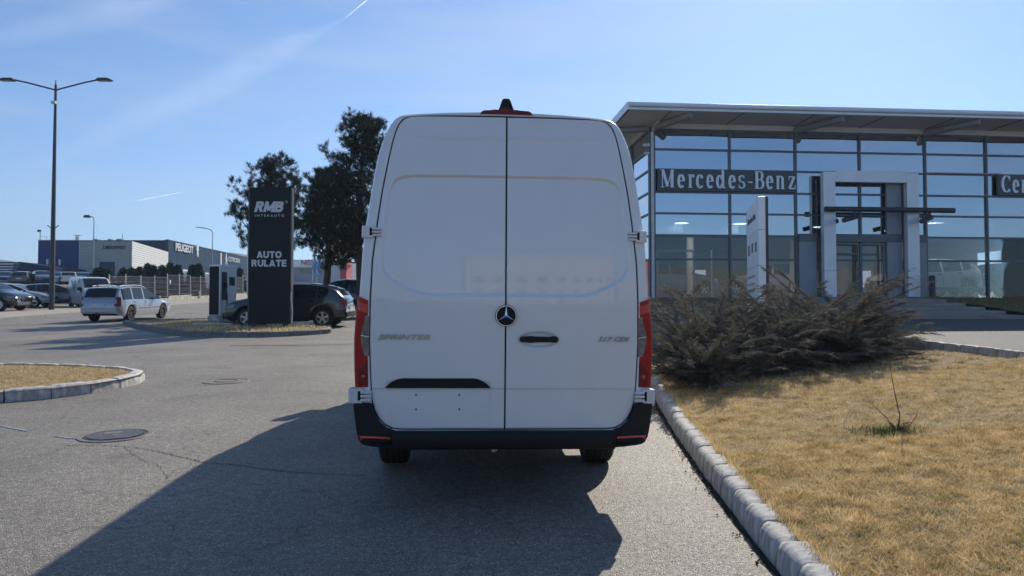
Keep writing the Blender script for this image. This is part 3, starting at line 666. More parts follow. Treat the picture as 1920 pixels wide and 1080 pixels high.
# high brake light and roof camera
bl = capsule([(-.182,2.687),(-.172,2.703),(-.155,2.712),(-.05,2.718),(.05,2.718),(.15,2.712),(.168,2.703),(.18,2.686)], -.006, .08, 'high_brake_light', 'redlens_dark', van, .004)
b = MB(); q = vp(0, 2.70)
def roofp(P, y0, y1, name, parent): return MB().prism([(x, z+q[2]-2.70) for x, z in P], q[1]+y0, q[1]+y1).build(name, 'black_plastic', parent, bevel=.005)
cm = roofp([(-.105,2.705),(-.1,2.728),(.085,2.728),(.092,2.705)], .03, .24, 'roof_camera', van)
roofp([(-.056,2.725),(-.034,2.79),(-.027,2.802),(-.018,2.806),(.012,2.806),(.02,2.802),(.028,2.79),(.052,2.725),(.034,2.725),(.025,2.757),(-.033,2.757),(-.041,2.725)], .03, .2, 'camera_housing', cm)
MB().lathe([(0,.009),(-.004,.007),(-.004,.001)], 12, 'y', (-.003, q[1]+.028, q[2]+.085)).build('camera_lens', 'carglass', cm)
# underside, axle, tyres
u = MB().box(-.9, .9, .3, 6.6, .42, .55); u.box(-.55, -.47, .3, 6, .34, .45); u.box(.47, .55, .3, 6, .34, .45); u.box(-.3, .35, 2.2, 3.2, .27, .4); u.build('chassis', 'under', van)
MB().tube([(-.8,1.33,.36),(.8,1.33,.36)], .05, 12).lathe([(-.16,.03),(-.12,.14),(0,.17),(.12,.14),(.16,.03)], 16, 'x', (0,1.33,.36)).build('rear_axle', 'under', van, smooth=True)
MB().tube([(.2,.35,.36),(.25,.9,.34),(.25,2.0,.36)], .035, 10).build('exhaust', 'darksteel', van, smooth=True)
MB().box(-.42, .42, .35, 1.0, .38, .42).build('spare_wheel_carrier', 'under', van, bevel=.02)
for (x, z, a) in ((-.27,.35,.03),(-.05,.33,.05),(.33,.36,.03)):
    MB().prism([(x-a,z+.05),(x+a,z+.06),(x+a*.3,z-.02),(x-a*.4,z-.03)], .36, .372).build('bracket', 'alloy', van)
def wheel(parent, x, y, r, w, rim='alloy', nspoke=5, name='wheel', rimr=.64, tread=False):
    """wheel parented at (x,y,r), axle along x, outer side = sign(x)"""
    s = 1 if x > 0 else -1
    wh = bpy.data.objects.new(name, None); COL.objects.link(wh); wh.parent = parent; wh.location = (x, y, r)
    rr = r*rimr; t = MB().lathe([(-w/2, rr), (-w/2, r*.9), (-w*.42, r*.975), (-w*.3, r), (w*.3, r), (w*.42, r*.975), (w/2, r*.9), (w/2, rr), (w*.3, rr*.97), (-w*.3, rr*.97), (-w/2, rr)], 32, 'x')
    t.build('tyre', 'rubber', wh, smooth=True)
    if tread:
        g_ = MB()
        for k in (-.2, -.0, .2): g_.lathe([(w*k-.006, r+.0015), (w*k+.006, r+.0015)], 32, 'x')
        g_.build('tread_groove', 'dark_gap', wh, fix=False)
    b = MB().lathe([(s*w*.1, .001), (s*w*.1, rr*.98)], 24, 'x'); b.build('wheel_disc', 'darksteel', wh, fix=False)
    b = MB()
    b.lathe([(s*w*.42, .001), (s*w*.42, rr*.2), (s*w*.3, rr*.24)], 12, 'x')
    b.lathe([(s*w*.3, rr*.97), (s*w*.47, rr*.99), (s*w*.47, rr*.92), (s*w*.3, rr*.9)], 28, 'x')
    for k in range(nspoke):
        a = 2*pi*k/nspoke + .3; ca, sa = cos(a), sin(a); P = []
        for (rad, hw) in ((rr*.15, rr*.12), (rr*.93, rr*.2)):
            for q_ in (-1, 1): P.append((s*w*.40, rad*ca - q_*hw*sa, rad*sa + q_*hw*ca)); P.append((s*w*.30, rad*ca - q_*hw*sa, rad*sa + q_*hw*ca))
        b.add(P, [(0,2,6,4),(1,5,7,3),(0,4,5,1),(2,3,7,6),(4,6,7,5)])
    b.build('rim', rim, wh)
    return wh
for x in (-.86, .86):
    wheel(van, x, 1.33, .345, .235, 'alloy', 6, tread=True); wheel(van, x, 5.75, .345, .225, 'alloy', 6)
    MB().prism([(-.12,.5),(.12,.5),(.12,.2),(-.12,.2)], 1.78, 1.795).build('mudflap', 'under', van).location.x = x
# wing mirrors and cab side windows
for s in (-1, 1):
    m_ = MB().tube([(s*.95,5.95,1.5),(s*1.12,5.92,1.5)], .04, 8); m_.box(min(s*1.08, s*1.27), max(s*1.08, s*1.27), 5.86, 6.0, 1.32, 1.76); m_.build('wing_mirror', 'black_plastic', van, bevel=.02)
    P = [(5.1,1.42),(6.35,1.38),(6.0,1.95),(5.6,2.12),(5.1,2.14)]
    MB().prism([(a, b_) for a, b_ in P], s*.965, s*.94, 'x').build('cab_window', 'carglass', van)
    MB().box(min(s*1.0, s*1.022), max(s*1.0, s*1.022), 1.8, 5.2, .62, .7).build('side_moulding', 'black_plastic', van, bevel=.005)

# ================================================================= CARS
def car(name, label, cat, loc, rz, L_=4.3, Wd=1.8, zlow=.22, roof=None, belt=None, glass=None, pil=(), wr=.32, wy=(.8, 3.45), mat='paint_dark', rim='alloy', clad=None, low=True, tail='redlens', group=None, side_taper=.12, tumble=.3, plate=True, parent=None, nspoke=5, hoodw=.92, roofrail=False, lightbar=False):
    """local: y=0 rear .. y=L_ nose, origin moved to the car's middle"""
    root = empty(name, loc, rz); 
    if parent: root.parent = parent
    if label: tag(root, label, cat, group)
    ry, rzz = [p[0] for p in roof], [p[1] for p in roof]; by, bz = [p[0] for p in belt], [p[1] for p in belt]
    st = sorted(set([round(v, 3) for v in list(np.linspace(0, L_, int(L_/.09))) + [.0, .02, .05, L_-.05, L_-.02] + [p for q in pil for p in q] + list(glass['side']) + [glass['rear'][0], glass['rear'][1], glass['front'][0], glass['front'][1]]]))
    hw = Wd/2; yc = L_/2; Ra = wr+.055; rows = []
    for y in st:
        zt = interp(y, ry, rzz); zb = min(interp(y, by, bz), zt-.03)
        e = min(y, L_-y); w = hw*(1 - side_taper*max(0, 1-e/.55)**2.2) * (1 - .06*max(0, 1-e/.08))
        zl = zlow + .12*max(0, 1-e/.35)
        for yw in wy:
            if abs(y-yw) < Ra: zl = max(zl, wr + sqrt(Ra*Ra-(y-yw)**2)*1.0)
        gh = max(0, zt-zb-.06); rw = w*.95 - tumble*gh
        r = [(w*.93, zl), (w*.985, max(zl+.02, .38)), (w, max(zl+.05, .52)), (w*.99, max(zl+.08, zb*.82)), (w*.955, max(zl+.1, zb)),
             (max(rw, .2), max(zl+.11, zb+gh)), (max(rw-.09, .1), max(zl+.12, zt-.02)), (rw*.45, max(zl+.12, zt-.003)), (0, max(zl+.12, zt))]
        r = r + [(-a, b_) for a, b_ in r[-2::-1]]; rows.append([(a, y-yc, b_) for a, b_ in r])
    nc = len(rows[0]); V = [p for r in rows for p in r]; F = {'body': [], 'side_window': [], 'windscreen': [], 'rear_window': [], 'cladding': []}
    g0, g1 = glass['side']; r0, r1 = glass['rear']; f0, f1 = glass['front']
    for i in range(len(st)-1):
        ym = (st[i]+st[i+1])/2
        for j in range(nc-1):
            jj = min(j, nc-2-j); q_ = (i*nc+j, i*nc+j+1, (i+1)*nc+j+1, (i+1)*nc+j); k = 'body'
            gh = interp(ym, ry, rzz) - interp(ym, by, bz)
            if jj == 4 and g0 < ym < g1 and gh > .1 and not any(a < ym < b_ for a, b_ in pil): k = 'side_window'
            if jj in (5, 6, 7) and f0 < ym < f1: k = 'windscreen'
            if jj in (5, 6, 7) and r0 < ym < r1: k = 'rear_window'
            if jj == 5 and k != 'body': k = 'body'
            if clad and jj == 0: k = 'cladding'
            F[k].append(q_)
    F['body'] += [tuple(range(nc)), tuple((len(st)-1)*nc+j for j in range(nc))[::-1]]
    def islands(fs):
        par = {}
        def fd(a):
            while par.setdefault(a, a) != a: par[a] = par[par[a]]; a = par[a]
            return a
        for q_ in fs:
            for a in q_[1:]: par[fd(a)] = fd(q_[0])
        g_ = {}
        for q_ in fs: g_.setdefault(fd(q_[0]), []).append(q_)
        return list(g_.values())
    FF = [(k, f_) for k in F for f_ in (islands(F[k]) if k in ('side_window', 'cladding') else [F[k]])]
    for k, fk in FF:
        if fk:
            used = sorted(set(i for q_ in fk for i in q_)); mp_ = {a: b_ for b_, a in enumerate(used)}
            b = MB(); b.v = [V[i] for i in used]; b.f = [tuple(mp_[i] for i in q_) for q_ in fk]
            b.build(k, {'body': mat, 'cladding': clad or 'black_plastic'}.get(k, 'carglass'), root, smooth=True, ang=40)
    # dark inner block so the wheel arches are closed, and underside
    MB().box(-hw*.72, hw*.72, -yc+.25, yc-.25, zlow+.03, .62).build('underbody', 'under', root)
    for yw in wy:
        MB().box(-hw*.9, hw*.9, yw-yc-Ra*.9, yw-yc+Ra*.9, wr+.02, wr+Ra*.85).build('wheel_well', 'dark_gap', root)
        for s in (-1, 1):
            wheel(root, s*(hw-.12), yw-yc, wr, .21, rim, nspoke)
            if clad:
                P = [(s*hw*1.002, yw-yc+(Ra+.02)*cos(t), wr+(Ra+.02)*sin(t)) for t in np.linspace(-.15, pi+.15, 15)]; MB().tube(P, .035, 6).build('arch_trim', clad, root, smooth=True)
    zt0 = interp(.25, by, bz)
    for s in (-1, 1):
        if tail:
            b = MB(); b.add([(s*hw*.93, -yc+.02, zt0-.28), (s*hw*.93, -yc+.045, zt0-.04), (s*hw*.76, -yc-.01, zt0-.05), (s*hw*.76, -yc-.02, zt0-.27), (s*hw*.985, -yc+.18, zt0-.06), (s*hw*.985, -yc+.14, zt0-.25)] if L_ != 4.35 or clad else [(s*hw*.93, -yc+.02, .62), (s*hw*.86, -yc+.09, 1.02), (s*hw*.78, -yc+.06, 1.0), (s*hw*.76, -yc-.02, .64), (s*hw*.95, -yc+.2, 1.0), (s*hw*.985, -yc+.17, .64)], [(0,1,2,3), (0,5,4,1)]); b.build('tail_light', 'redlens_dark', root)
        zf = interp(L_-.1, ry, rzz)
        b = MB(); b.add([(s*hw*.92, yc-.1, zf-.14), (s*hw*.94, yc-.16, zf+.0), (s*hw*.5, yc+.004, zf-.02), (s*hw*.55, yc+.012, zf-.13), (s*hw*.985, yc-.45, zf+.04), (s*hw*.985, yc-.4, zf-.08)], [(0,1,2,3), (0,5,4,1)]); b.build('headlight', 'clearlens', root)
        yg = g1-.12; zb = interp(yg, by, bz)
        m_ = MB(); m_.box(min(s*hw*.93, s*(hw+.06)), max(s*hw*.93, s*(hw+.06)), yg-yc-.03, yg-yc+.03, zb+.0, zb+.04); m_.box(min(s*(hw+.02), s*(hw+.2)), max(s*(hw+.02), s*(hw+.2)), yg-yc-.06, yg-yc+.05, zb+.0, zb+.14); m_.build('mirror', 'black_plastic' if clad else mat, root, bevel=.02)
        for k, (a, b_) in enumerate([(v[0]+v[1])/2 for v in pil] and [((v[0]+v[1])/2, 0) for v in pil][:3]):
            zz = interp(a, by, bz); xx = s*hw*.995
            MB().box(min(xx, xx+s*.012), max(xx, xx+s*.012), a-yc+.06, a-yc+.24, zz-.11, zz-.075).build('door_handle', mat if not clad else 'black_plastic', root, bevel=.004)
            b2 = MB(); b2.add([(s*(hw*.999+.003), a-yc-.006, .4), (s*(hw*.999+.003), a-yc+.006, .4), (s*(hw*.993+.003), a-yc+.006, zz*.84), (s*(hw*.993+.003), a-yc-.006, zz*.84)], [(0,1,2,3)]); b2.build('door_gap', 'dark_gap', root)
    if plate: MB().box(-.26, .26, -yc-.018, -yc+.02, .62 if L_ > 4 else .5, .73 if L_ > 4 else .61).build('number_plate', 'print_white', root)
    b = MB().box(-hw*.86, hw*.86, -yc-.03, -yc+.1, .36, .56).box(-hw*.86, hw*.86, yc-.1, yc+.025, .3, .52); b.build('bumper', clad or mat, root, bevel=.03)
    MB().box(-hw*.45, hw*.45, yc-.05, yc+.03, .5, .66).build('grille', 'black_plastic', root, bevel=.01)
    if roofrail:
        for s in (-1, 1):
            MB().tube([(s*hw*.66, a-yc, interp(a, ry, rzz)+.04) for a in np.linspace(.5, L_*.62, 8)], .02, 6).build('roof_rail', 'darksteel', root)
    if lightbar:
        for a in (.9, 1.9): MB().tube([(-hw*.66, a-yc, interp(a, ry, rzz)+.09), (hw*.66, a-yc, interp(a, ry, rzz)+.09)], .03, 6).build('roof_bar', 'darksteel', root)
    return root
SUV = dict(L_=4.35, Wd=1.82, roof=[(0,.62),(.03,.98),(.12,1.12),(.35,1.36),(.75,1.50),(1.3,1.57),(2.1,1.585),(2.55,1.54),(2.9,1.40),(3.25,1.18),(3.5,1.06),(3.9,.97),(4.2,.86),(4.32,.72),(4.35,.55)],
           belt=[(0,.9),(.5,1.16),(1,1.06),(2,1.0),(3.3,.97),(4.35,.75)], glass=dict(side=(.62,3.1), rear=(.14,.62), front=(2.55,3.28)), pil=((.98,1.06),(1.92,2.0)), wr=.345, wy=(.82,3.48), clad='black_plastic')
WAGON = dict(L_=4.35, Wd=1.71, roof=[(0,.6),(.02,.92),(.08,1.0),(.2,1.26),(.35,1.39),(.8,1.44),(1.8,1.45),(2.3,1.41),(2.75,1.2),(3.15,.99),(3.6,.9),(4.1,.76),(4.3,.62),(4.35,.5)],
             belt=[(0,.88),(1,.91),(3,.88),(4.35,.6)], glass=dict(side=(.35,2.95), rear=(.085,.33), front=(2.32,3.12)), pil=((1.05,1.13),(1.9,1.99)), wr=.31, wy=(.92,3.5))
HATCH = dict(L_=4.1, Wd=1.75, roof=[(0,.6),(.03,.95),(.3,1.3),(.6,1.43),(1.4,1.48),(2.0,1.45),(2.6,1.22),(3.0,1.0),(3.5,.92),(3.95,.78),(4.1,.5)],
             belt=[(0,.9),(1,.95),(3,.9),(4.1,.6)], glass=dict(side=(.5,2.8), rear=(.1,.55), front=(2.1,2.98)), pil=((.95,1.03),(1.7,1.78)), wr=.31, wy=(.75,3.3))
PVAN = dict(L_=4.6, Wd=1.8, roof=[(0,.8),(.03,1.6),(.1,1.82),(.5,1.88),(2.6,1.88),(3.0,1.8),(3.5,1.45),(3.75,1.22),(4.2,1.05),(4.5,.85),(4.6,.55)],
            belt=[(0,1.1),(2.5,1.08),(4.6,.7)], glass=dict(side=(2.55,3.55), rear=(.031,.05), front=(2.95,3.74)), pil=((.98,1.03),), wr=.33, wy=(.9,3.85), tumble=.12)
paint('paint_darkgreen', (.012, .018, .024), .25); paint('paint_silver', (.3, .34, .4), .3, metal=.3); paint('paint_white', (.6, .6, .6), .3)
paint('paint_black', (.008, .009, .011), .2); paint('paint_brown', (.05, .035, .025), .3); paint('paint_bluegrey', (.05, .08, .12), .25); paint('paint_blue', (.01, .03, .12), .25)
paint('paint_red', (.3, .015, .02), .25); paint('paint_lightblue', (.2, .33, .45), .25); paint('paint_palesilver', (.4, .42, .43), .25, metal=.3)
kona = car('crossover_car', 'dark grey crossover car parked side-on behind the black pylon', 'car', (PX(545, 26.7), 26.75, 0), radians(90), mat=M['paint_darkgreen'], **SUV)
# printed advert on the crossover's flank
o = MB(); 
for (y0, y1, z0, z1) in ((-1.02,-.10,.80,.825),(-.9,-.25,.70,.722)): o.box(.908, .913, y0, y1, z0, z1)
car('crossover_car', 'black crossover whose roof shows above the dark grey one by the pine trunks', 'car', (PX(652, 34), 34, .1), radians(90), mat=M['paint_black'], **dict(SUV, roof=[(a, b*1.06) for a, b in SUV['roof']]))
wag = car('estate_car', 'silver estate car with roof bars driving away on the road', 'car', (-16.6, 29.7+2.15, 0), radians(-2), mat=M['paint_silver'], lightbar=True, roofrail=True, rim='darksteel', tumble=.22, **WAGON)
for s in (-1, 1): MB().box(min(s*.853, s*.868), max(s*.853, s*.868), -.7, 1.0, .52, .56).build('side_moulding', 'paint_blue' if 0 else M['paint_blue'], wag)
MB().tube([(-.28,-2.16,1.0),(.22,-2.10,1.02)], .012, 6).build('rear_wiper', 'black_plastic', wag)
MB().box(-.72, .72, -2.172, -2.15, .575, .585).build('tailgate_gap', 'dark_gap', wag); MB().tube([(-.45,-2.2,.28),(-.45,-1.9,.28)], .03, 8).build('exhaust', 'darksteel', wag); MB().tube([(0,-2.2,.33),(0,-2.32,.33),(0,-2.33,.40)], .025, 8).build('tow_bar', 'darksteel', wag, smooth=True)
pv = car('panel_van', 'small white delivery van facing the road beyond the silver estate car', 'van', (-26.4, 46.2, .1), radians(-136), mat=M['paint_white'], tail=None, **PVAN)
MB().prism([(-.95,1.68),(-.72,1.68),(-.45,1.3),(-.18,1.68),(.05,1.68),(-.36,.98),(-.54,.98)], .885, .905, 'x').build('grey_logo', 'alu_dark', pv)
car('parked_car', 'dark green-black crossover with bright alloy wheels at the left edge of the frame', 'car', (-28.1, 39.3, .11), radians(-90), mat=M['paint_black'], rim='polewht', nspoke=9, **dict(SUV, clad=None))
car('parked_car', 'pale silver hatchback half hidden behind the dark crossover on the left', 'car', (-30.6, 45.6, .11), radians(-80), mat=M['paint_palesilver'], **HATCH)
car('parked_car', 'small dark blue hatchback parked behind the tall lamp post', 'car', (-29.2, 47.2, .11), radians(-60), mat=M['paint_bluegrey'], **HATCH)
ROT = [-150, 20, -140, -165, 30, -150, 35]
row = [(8,'paint_blue','deep blue car, leftmost of the cars on the bank'),(45,'paint_brown','dark brown car on the bank, second from the left'),(79,'paint_bluegrey','blue-grey hatchback on the bank left of the tall lamp post'),(104,'paint_lightblue','light blue car on the bank right behind the tall lamp post'),(129,'paint_white','white car on the bank just left of the blue hall wall end'),(152,'paint_lightblue','pale blue car on the bank behind the white delivery van'),(176,'paint_brown','dark olive car on the bank below the grey ribbed hall')]
for i, (px, m_, lb) in enumerate(row):
    Y = 82 + i*.8; car('parked_car', lb, 'car', (PX(px, Y), Y, 1.5), radians(ROT[i]), mat=M[m_], group='cars parked along the grassy bank', **(SUV if i in (2,) else HATCH))
car('parked_car', 'red car behind the mesh fence at its left end', 'car', (PX(213, 72), 72, .75), radians(-150), mat=M['paint_red'], **HATCH)

# ================================================================= DEALERSHIP
B0 = empty('showroom_building', (5.31, 28.0, 1.0), radians(5)); tag(B0, 'long glass-fronted car showroom with projecting flat roof on the right', 'building', upright=True)
MUL = [0.12, 3.1, 5.74, 8.35, 11.06, 13.63, 16.3, 18.95, 21.6, 24.2]; BW = 24.3; BD = 15
ROWZ = [0.0, 1.49, 2.41, 3.25, 4.07, 4.93, 5.71, 6.45]
fr = MB()
for i, x in enumerate(MUL): fr.box(x-.045, x+.045, -.06, .08, 0, 6.5)
fr.build('mullions', 'frame', B0) if 0 else None
for x in MUL: MB().box(x-.04, x+.04, -.06, .08, 0, 6.5).build('mullion', 'frame', B0)
for k, z in enumerate(ROWZ):
    for x0, x1 in zip(MUL, MUL[1:]):
        MB().box(x0+.04, x1-.04, -.045, .07, max(0, z-.035), z+.035).build('transom', 'frame', B0)
pane_me = MB().box(0, 1, 0, .012, 0, 1).mesh('glass_pane', 'glass'); pane_low = MB().box(0, 1, 0, .012, 0, 1).mesh('glass_pane', 'glass_low')
for x0, x1 in zip(MUL, MUL[1:]):
    for z0, z1 in zip(ROWZ, ROWZ[1:]):
        if 8.3 < x0 < 11 and z0 < 2: pass
        link('glass_pane', pane_low if z0 < 2 else pane_me, B0, 0, TR((x0+.04, .01+random.uniform(-.004, .004), z0+.035)) @ RZ(random.uniform(-.003, .003)) @ Matrix.Rotation(random.uniform(-.004, .004), 4, 'X') @ Matrix.Diagonal((x1-x0-.08, 1, z1-z0-.07, 1)))
# side wall (recedes from the corner)
SM = [0.15, 2.8, 5.6, 8.4, 11.2, 14]
for y in SM: MB().box(-.06, .06, y-.04, y+.04, 0, 6.5).build('mullion', 'frame', B0)
for z in ROWZ: MB().box(-.045, .045, .19, 14, max(0, z-.035), z+.035).build('transom', 'frame', B0)
for y0, y1 in zip(SM, SM[1:]):
    for z0, z1 in zip(ROWZ, ROWZ[1:]):
        link('glass_pane', pane_me, B0, 0, TR((.012, y0+.04, z0+.035)) @ RZ(pi/2) @ Matrix.Diagonal((y1-y0-.08, 1, z1-z0-.07, 1)))
# cladding band under the roof, roof slab, fascia, outriggers
for x0, x1 in zip(MUL, MUL[1:]): MB().box(x0+.004, x1-.004, -.05, .1, 6.505, 6.695).build('cladding_panel', 'alu', B0)
for y0, y1 in zip(SM, SM[1:]): MB().box(-.05, .1, y0+.11, y1+.10, 6.505, 6.695).build('cladding_panel', 'alu', B0)
RX0, RY0 = -1.35, -1.9
MB().box(RX0+.12, BW+1, RY0+.12, BD+1, 6.70, 6.76).build('soffit', 'soffit', B0)
MB().box(RX0, BW+1.2, RY0, BD+1.2, 6.765, 6.93).build('roof', 'alu_dark', B0)
MB().box(RX0-.02, BW+1.2, RY0-.03, RY0-.002, 6.68, 6.96).build('fascia', 'alu', B0, bevel=.008); MB().box(RX0-.03, RX0-.002, RY0, BD+1.2, 6.68, 6.96).build('fascia', 'alu', B0, bevel=.008)
MB().tube([(RX0+.05, RY0-.06, 6.84), (BW+1, RY0-.06, 6.84)], .07, 10).build('roof_edge_pipe', 'alu', B0, smooth=True)
for x in np.arange(RX0+1.6, BW, 2.7): MB().box(x-.01, x+.01, RY0+.13, -.06, 6.68, 6.699).build('soffit_joint', 'darksteel', B0)
for x in (.1, 5.74, 11.06, 16.3, 21.6):
    MB().tube([(x, -.05, 6.52), (x+1.0 if x > 1 else x+.9, RY0+.15, 6.6)], .13, 14).build('outrigger', 'alu_dark', B0, smooth=True)
MB().tube([(.1, .3, 6.55), (RX0+.1, .8, 6.6)], .12, 14).build('outrigger', 'alu_dark', B0, smooth=True)
MB().tube([(.02,-.16,0),(.02,-.16,6.3),(.08,-.2,6.55),(.22,-.5,6.69)], .065, 12).build('downpipe', 'polewht', B0, smooth=True)
MB().box(-.1, -.03, -.1, .02, 0, 6.5).build('corner_post', 'frame', B0)
sc_ = MB().box(-.36,-.12,-.3,-.2,5.75,5.85); sc_.box(-.3,-.14,-.3,-.2,5.45,5.52); sc_.tube([(-.05,-.1,5.8),(-.2,-.25,5.8)], .02, 6); sc_.build('security_camera', 'polewht', B0)
MB().tube([(11.1,-.1,4.96),(14.2,-.1,4.96)], .025, 8).build('conduit', 'polewht', B0)
# inside
MB().box(.3, BW, .3, BD-.2, -.1, -.002).build('showroom_floor', 'floor', B0)
MB().box(.3, BW, 6.5, BD-.2, 3.0, 3.3).build('mezzanine', 'interior', B0)
MB().box(.3, BW, .35, 1.0, 2.42, 2.55).build('ceiling_edge', 'frame', B0)
for x in np.arange(.6, BW, 3.4): MB().box(x, x+2.5, BD-.5, BD-.3, .9, 1.9).build('rear_pier', 'interior', B0)
for (z0, z1) in ((0,.9),(1.9,6.85)): MB().box(.3, BW, BD-.48, BD-.32, z0, z1).build('rear_wall_band', 'interior', B0)
for x in (2.6, 7.2, 12.0, 17.0, 21.5): MB().tube([(x, 3.2, 0), (x, 3.2, 6.8)], .16, 14).build('inner_column', 'interior', B0, smooth=True)
for x, w in ((1.2,.9),(2.5,.7),(3.6,.9),(4.9,.6)): MB().box(x, x+w, 2.6, 2.66, 2.7, 3.9).build('blind', 'interior', B0)
for i in range(8): MB().box(14.5, 22.0, .9+i*.004, .93+i*.004, .0, .0+.001) if 0 else None
lm, lnt, lb_ = newmat('lit_lamp'); lb_.inputs['Emission Color'].default_value = (1, .93, .82, 1); lb_.inputs['Emission Strength'].default_value = 26; M['lit_lamp'] = lm
for (x, y) in ((1.9,2.2),(4.4,2.2),(8.3,3.0),(12.3,1.2),(15,1.2),(12.3,4.2),(17.6,2.0),(20.5,2.0)):
    c = MB().tube([(x, y, 3.25), (x, y, 6.7)], .012, 6).build('lamp_cord', 'darksteel', B0); MB().lathe([(3.25,.02),(3.22,.3),(3.14,.34),(3.13,.33)], 20, 'z', (x, y, 0)).build('ceiling_lamp', 'alu_dark', c, smooth=True)
    MB().lathe([(3.135,.30),(3.13,.001)], 20, 'z', (x, y, 0)).build('lit_disc', 'lit_lamp', c, fix=False)
dk = MB().box(1.6, 3.0, 4.5, 5.2, 0, 1.05); dk.build('reception_desk', 'whitewall', B0)
# white inner door frame at left
for (x0, x1, z0, z1) in ((.55,.63,0,1.95),(2.05,2.12,0,1.95),(.63,2.05,1.88,1.95),(2.8,2.86,0,1.95)): MB().box(x0, x1, 1.2, 1.28, z0, z1).build('inner_door_frame', 'whitewall', B0)
# signs
NIB = []
def glyph_strokes(ch):
    T, th = 19, 7   # thick / thin half widths (cap height 264)
    def arc(cx, cy, rx, ry, a0, a1, n=22): return [(cx+rx*cos(radians(a0+(a1-a0)*i/n)), cy+ry*sin(radians(a0+(a1-a0)*i/n))) for i in range(n+1)]
    if ch == 'e': return [(arc(52,97,37,95,0,318), T, th), ([(20,100),(86,100)], th, th)]
    if ch == 'c': return [(arc(56,97,42,95,48,318), T, th), (arc(84,158,11,14,0,360,12), 8, 8)]
    if ch == 'C': return [(arc(86,132,66,124,42,318), T+3, th), ([(137,180),(137,250)], 6, 8)]
    if ch == 'r': return [([(35,0),(35,196)], T, th), ([(4,5),(70,5)], 5, 5), ([(6,190),(35,196)], 5, 6), (arc(66,140,30,52,180,60), 9, th), (arc(82,172,12,15,0,360,12), 8, 8)]
    if ch == 'n': return [([(32,0),(32,196)], T, th), ([(4,5),(60,5)], 5, 5), ([(6,190),(32,196)], 5, 6), (arc(68,140,36,52,180,0)+[(104,80),(104,0)], T, th), ([(78,5),(134,5)], 5, 5)]
    if ch == 'd': return [(arc(50,97,38,93,20,340), T, th), ([(98,6),(98,270)], T, th), ([(74,264),(98,270)], 5, 6), ([(98,8),(138,8)], 6, 6)]
    if ch == 's': return [(arc(55,146,36,46,30,270,16)+arc(55,52,40,46,90,-150,16), 15, 8), ([(90,150),(90,192)], 5, 6), ([(12,8),(12,60)], 5, 6)]
    if ch == 'z': return [([(12,186),(98,186)], 6, 9), ([(92,184),(18,12)], T, th), ([(12,10),(108,10)], 6, 10), ([(12,140),(12,190)], 5, 6), ([(108,4),(108,62)], 5, 6)]
    if ch == '-': return [([(8,96),(74,96)], 6, 10)]
    if ch == 'B': return [([(36,0),(36,264)], T+2, th), ([(0,5),(70,5)], 5, 5), ([(0,259),(70,259)], 5, 5), ([(40,259),(78,257)]+arc(82,198,38,60,80,-80,16)+[(50,138)], T-2, th), ([(50,136),(84,136)]+arc(86,70,44,64,80,-80,16)+[(44,4)], T, th)]
    if ch == 'M': return [([(28,0),(28,258)], th, th), ([(34,258),(104,14)], T+2, th), ([(104,14),(168,258)], th, th), ([(172,0),(172,258)], T+2, th), ([(0,5),(56,5)], 5, 5), ([(138,5),(204,5)], 5, 5), ([(0,259),(48,259)], 5, 5), ([(160,259),(198,259)], 5, 5)]
def stroke_letter(ch, x, scale, parent, y, z):
    b = MB()
    for si, (pts_, wx, wy_) in enumerate(glyph_strokes(ch)):
        n = len(pts_); Lp, Rp = [], []
        for i in range(n):
            a = pts_[max(0, i-1)]; c = pts_[min(n-1, i+1)]; dx, dy = c[0]-a[0], c[1]-a[1]; l = sqrt(dx*dx+dy*dy) or 1; nx, ny = -dy/l, dx/l
            w = sqrt((wx*nx)**2 + (wy_*ny)**2); Lp.append((pts_[i][0]+nx*w, pts_[i][1]+ny*w)); Rp.append((pts_[i][0]-nx*w, pts_[i][1]-ny*w))
        d0 = -.05-.003*si
        V = [(x+p[0]*scale, y+dd, z+p[1]*scale) for dd in (d0, 0) for p in Lp+Rp]; m2 = 2*n
        Fx = []
        for i in range(n-1): Fx += [(i, i+1, n+i+1, n+i), (m2+i, m2+n+i, m2+n+i+1, m2+i+1), (i, m2+i, m2+i+1, i+1), (n+i, n+i+1, m2+n+i+1, m2+n+i)]
        Fx += [(0, n, m2+n, m2), (n-1, m2+n-1, m2+2*n-1, 2*n-1)]
        b.add(V, Fx)
    return b.build('letter', 'signletter', parent)
def sign(x0, x1, word, xs, label):
    s = empty('sign_board'); s.parent = B0
    MB().box(x0, x1, -.16, -.07, 4.10, 4.92).build('panel', 'signboard', s, bevel=.006)
    s['label'] = label
    for ch, xx in zip(word, xs): stroke_letter(ch, xx, .68/264*1.0, s, -.16, 4.21)
fac = .68/264*.95
sign(.22, 5.68, 'Mercedes-Benz', [.22 + (v-75)/1710*(5.68-.22) + .02 for v in (100,308,433,536,662,784,935,1052,1170,1255,1402,1520,1676)], 'long dark sign board with pale serif lettering')
sign(14.0, 16.1, 'Cen', [14.12, 14.60, 14.95], 'second dark sign board, cut by the right edge of the frame')
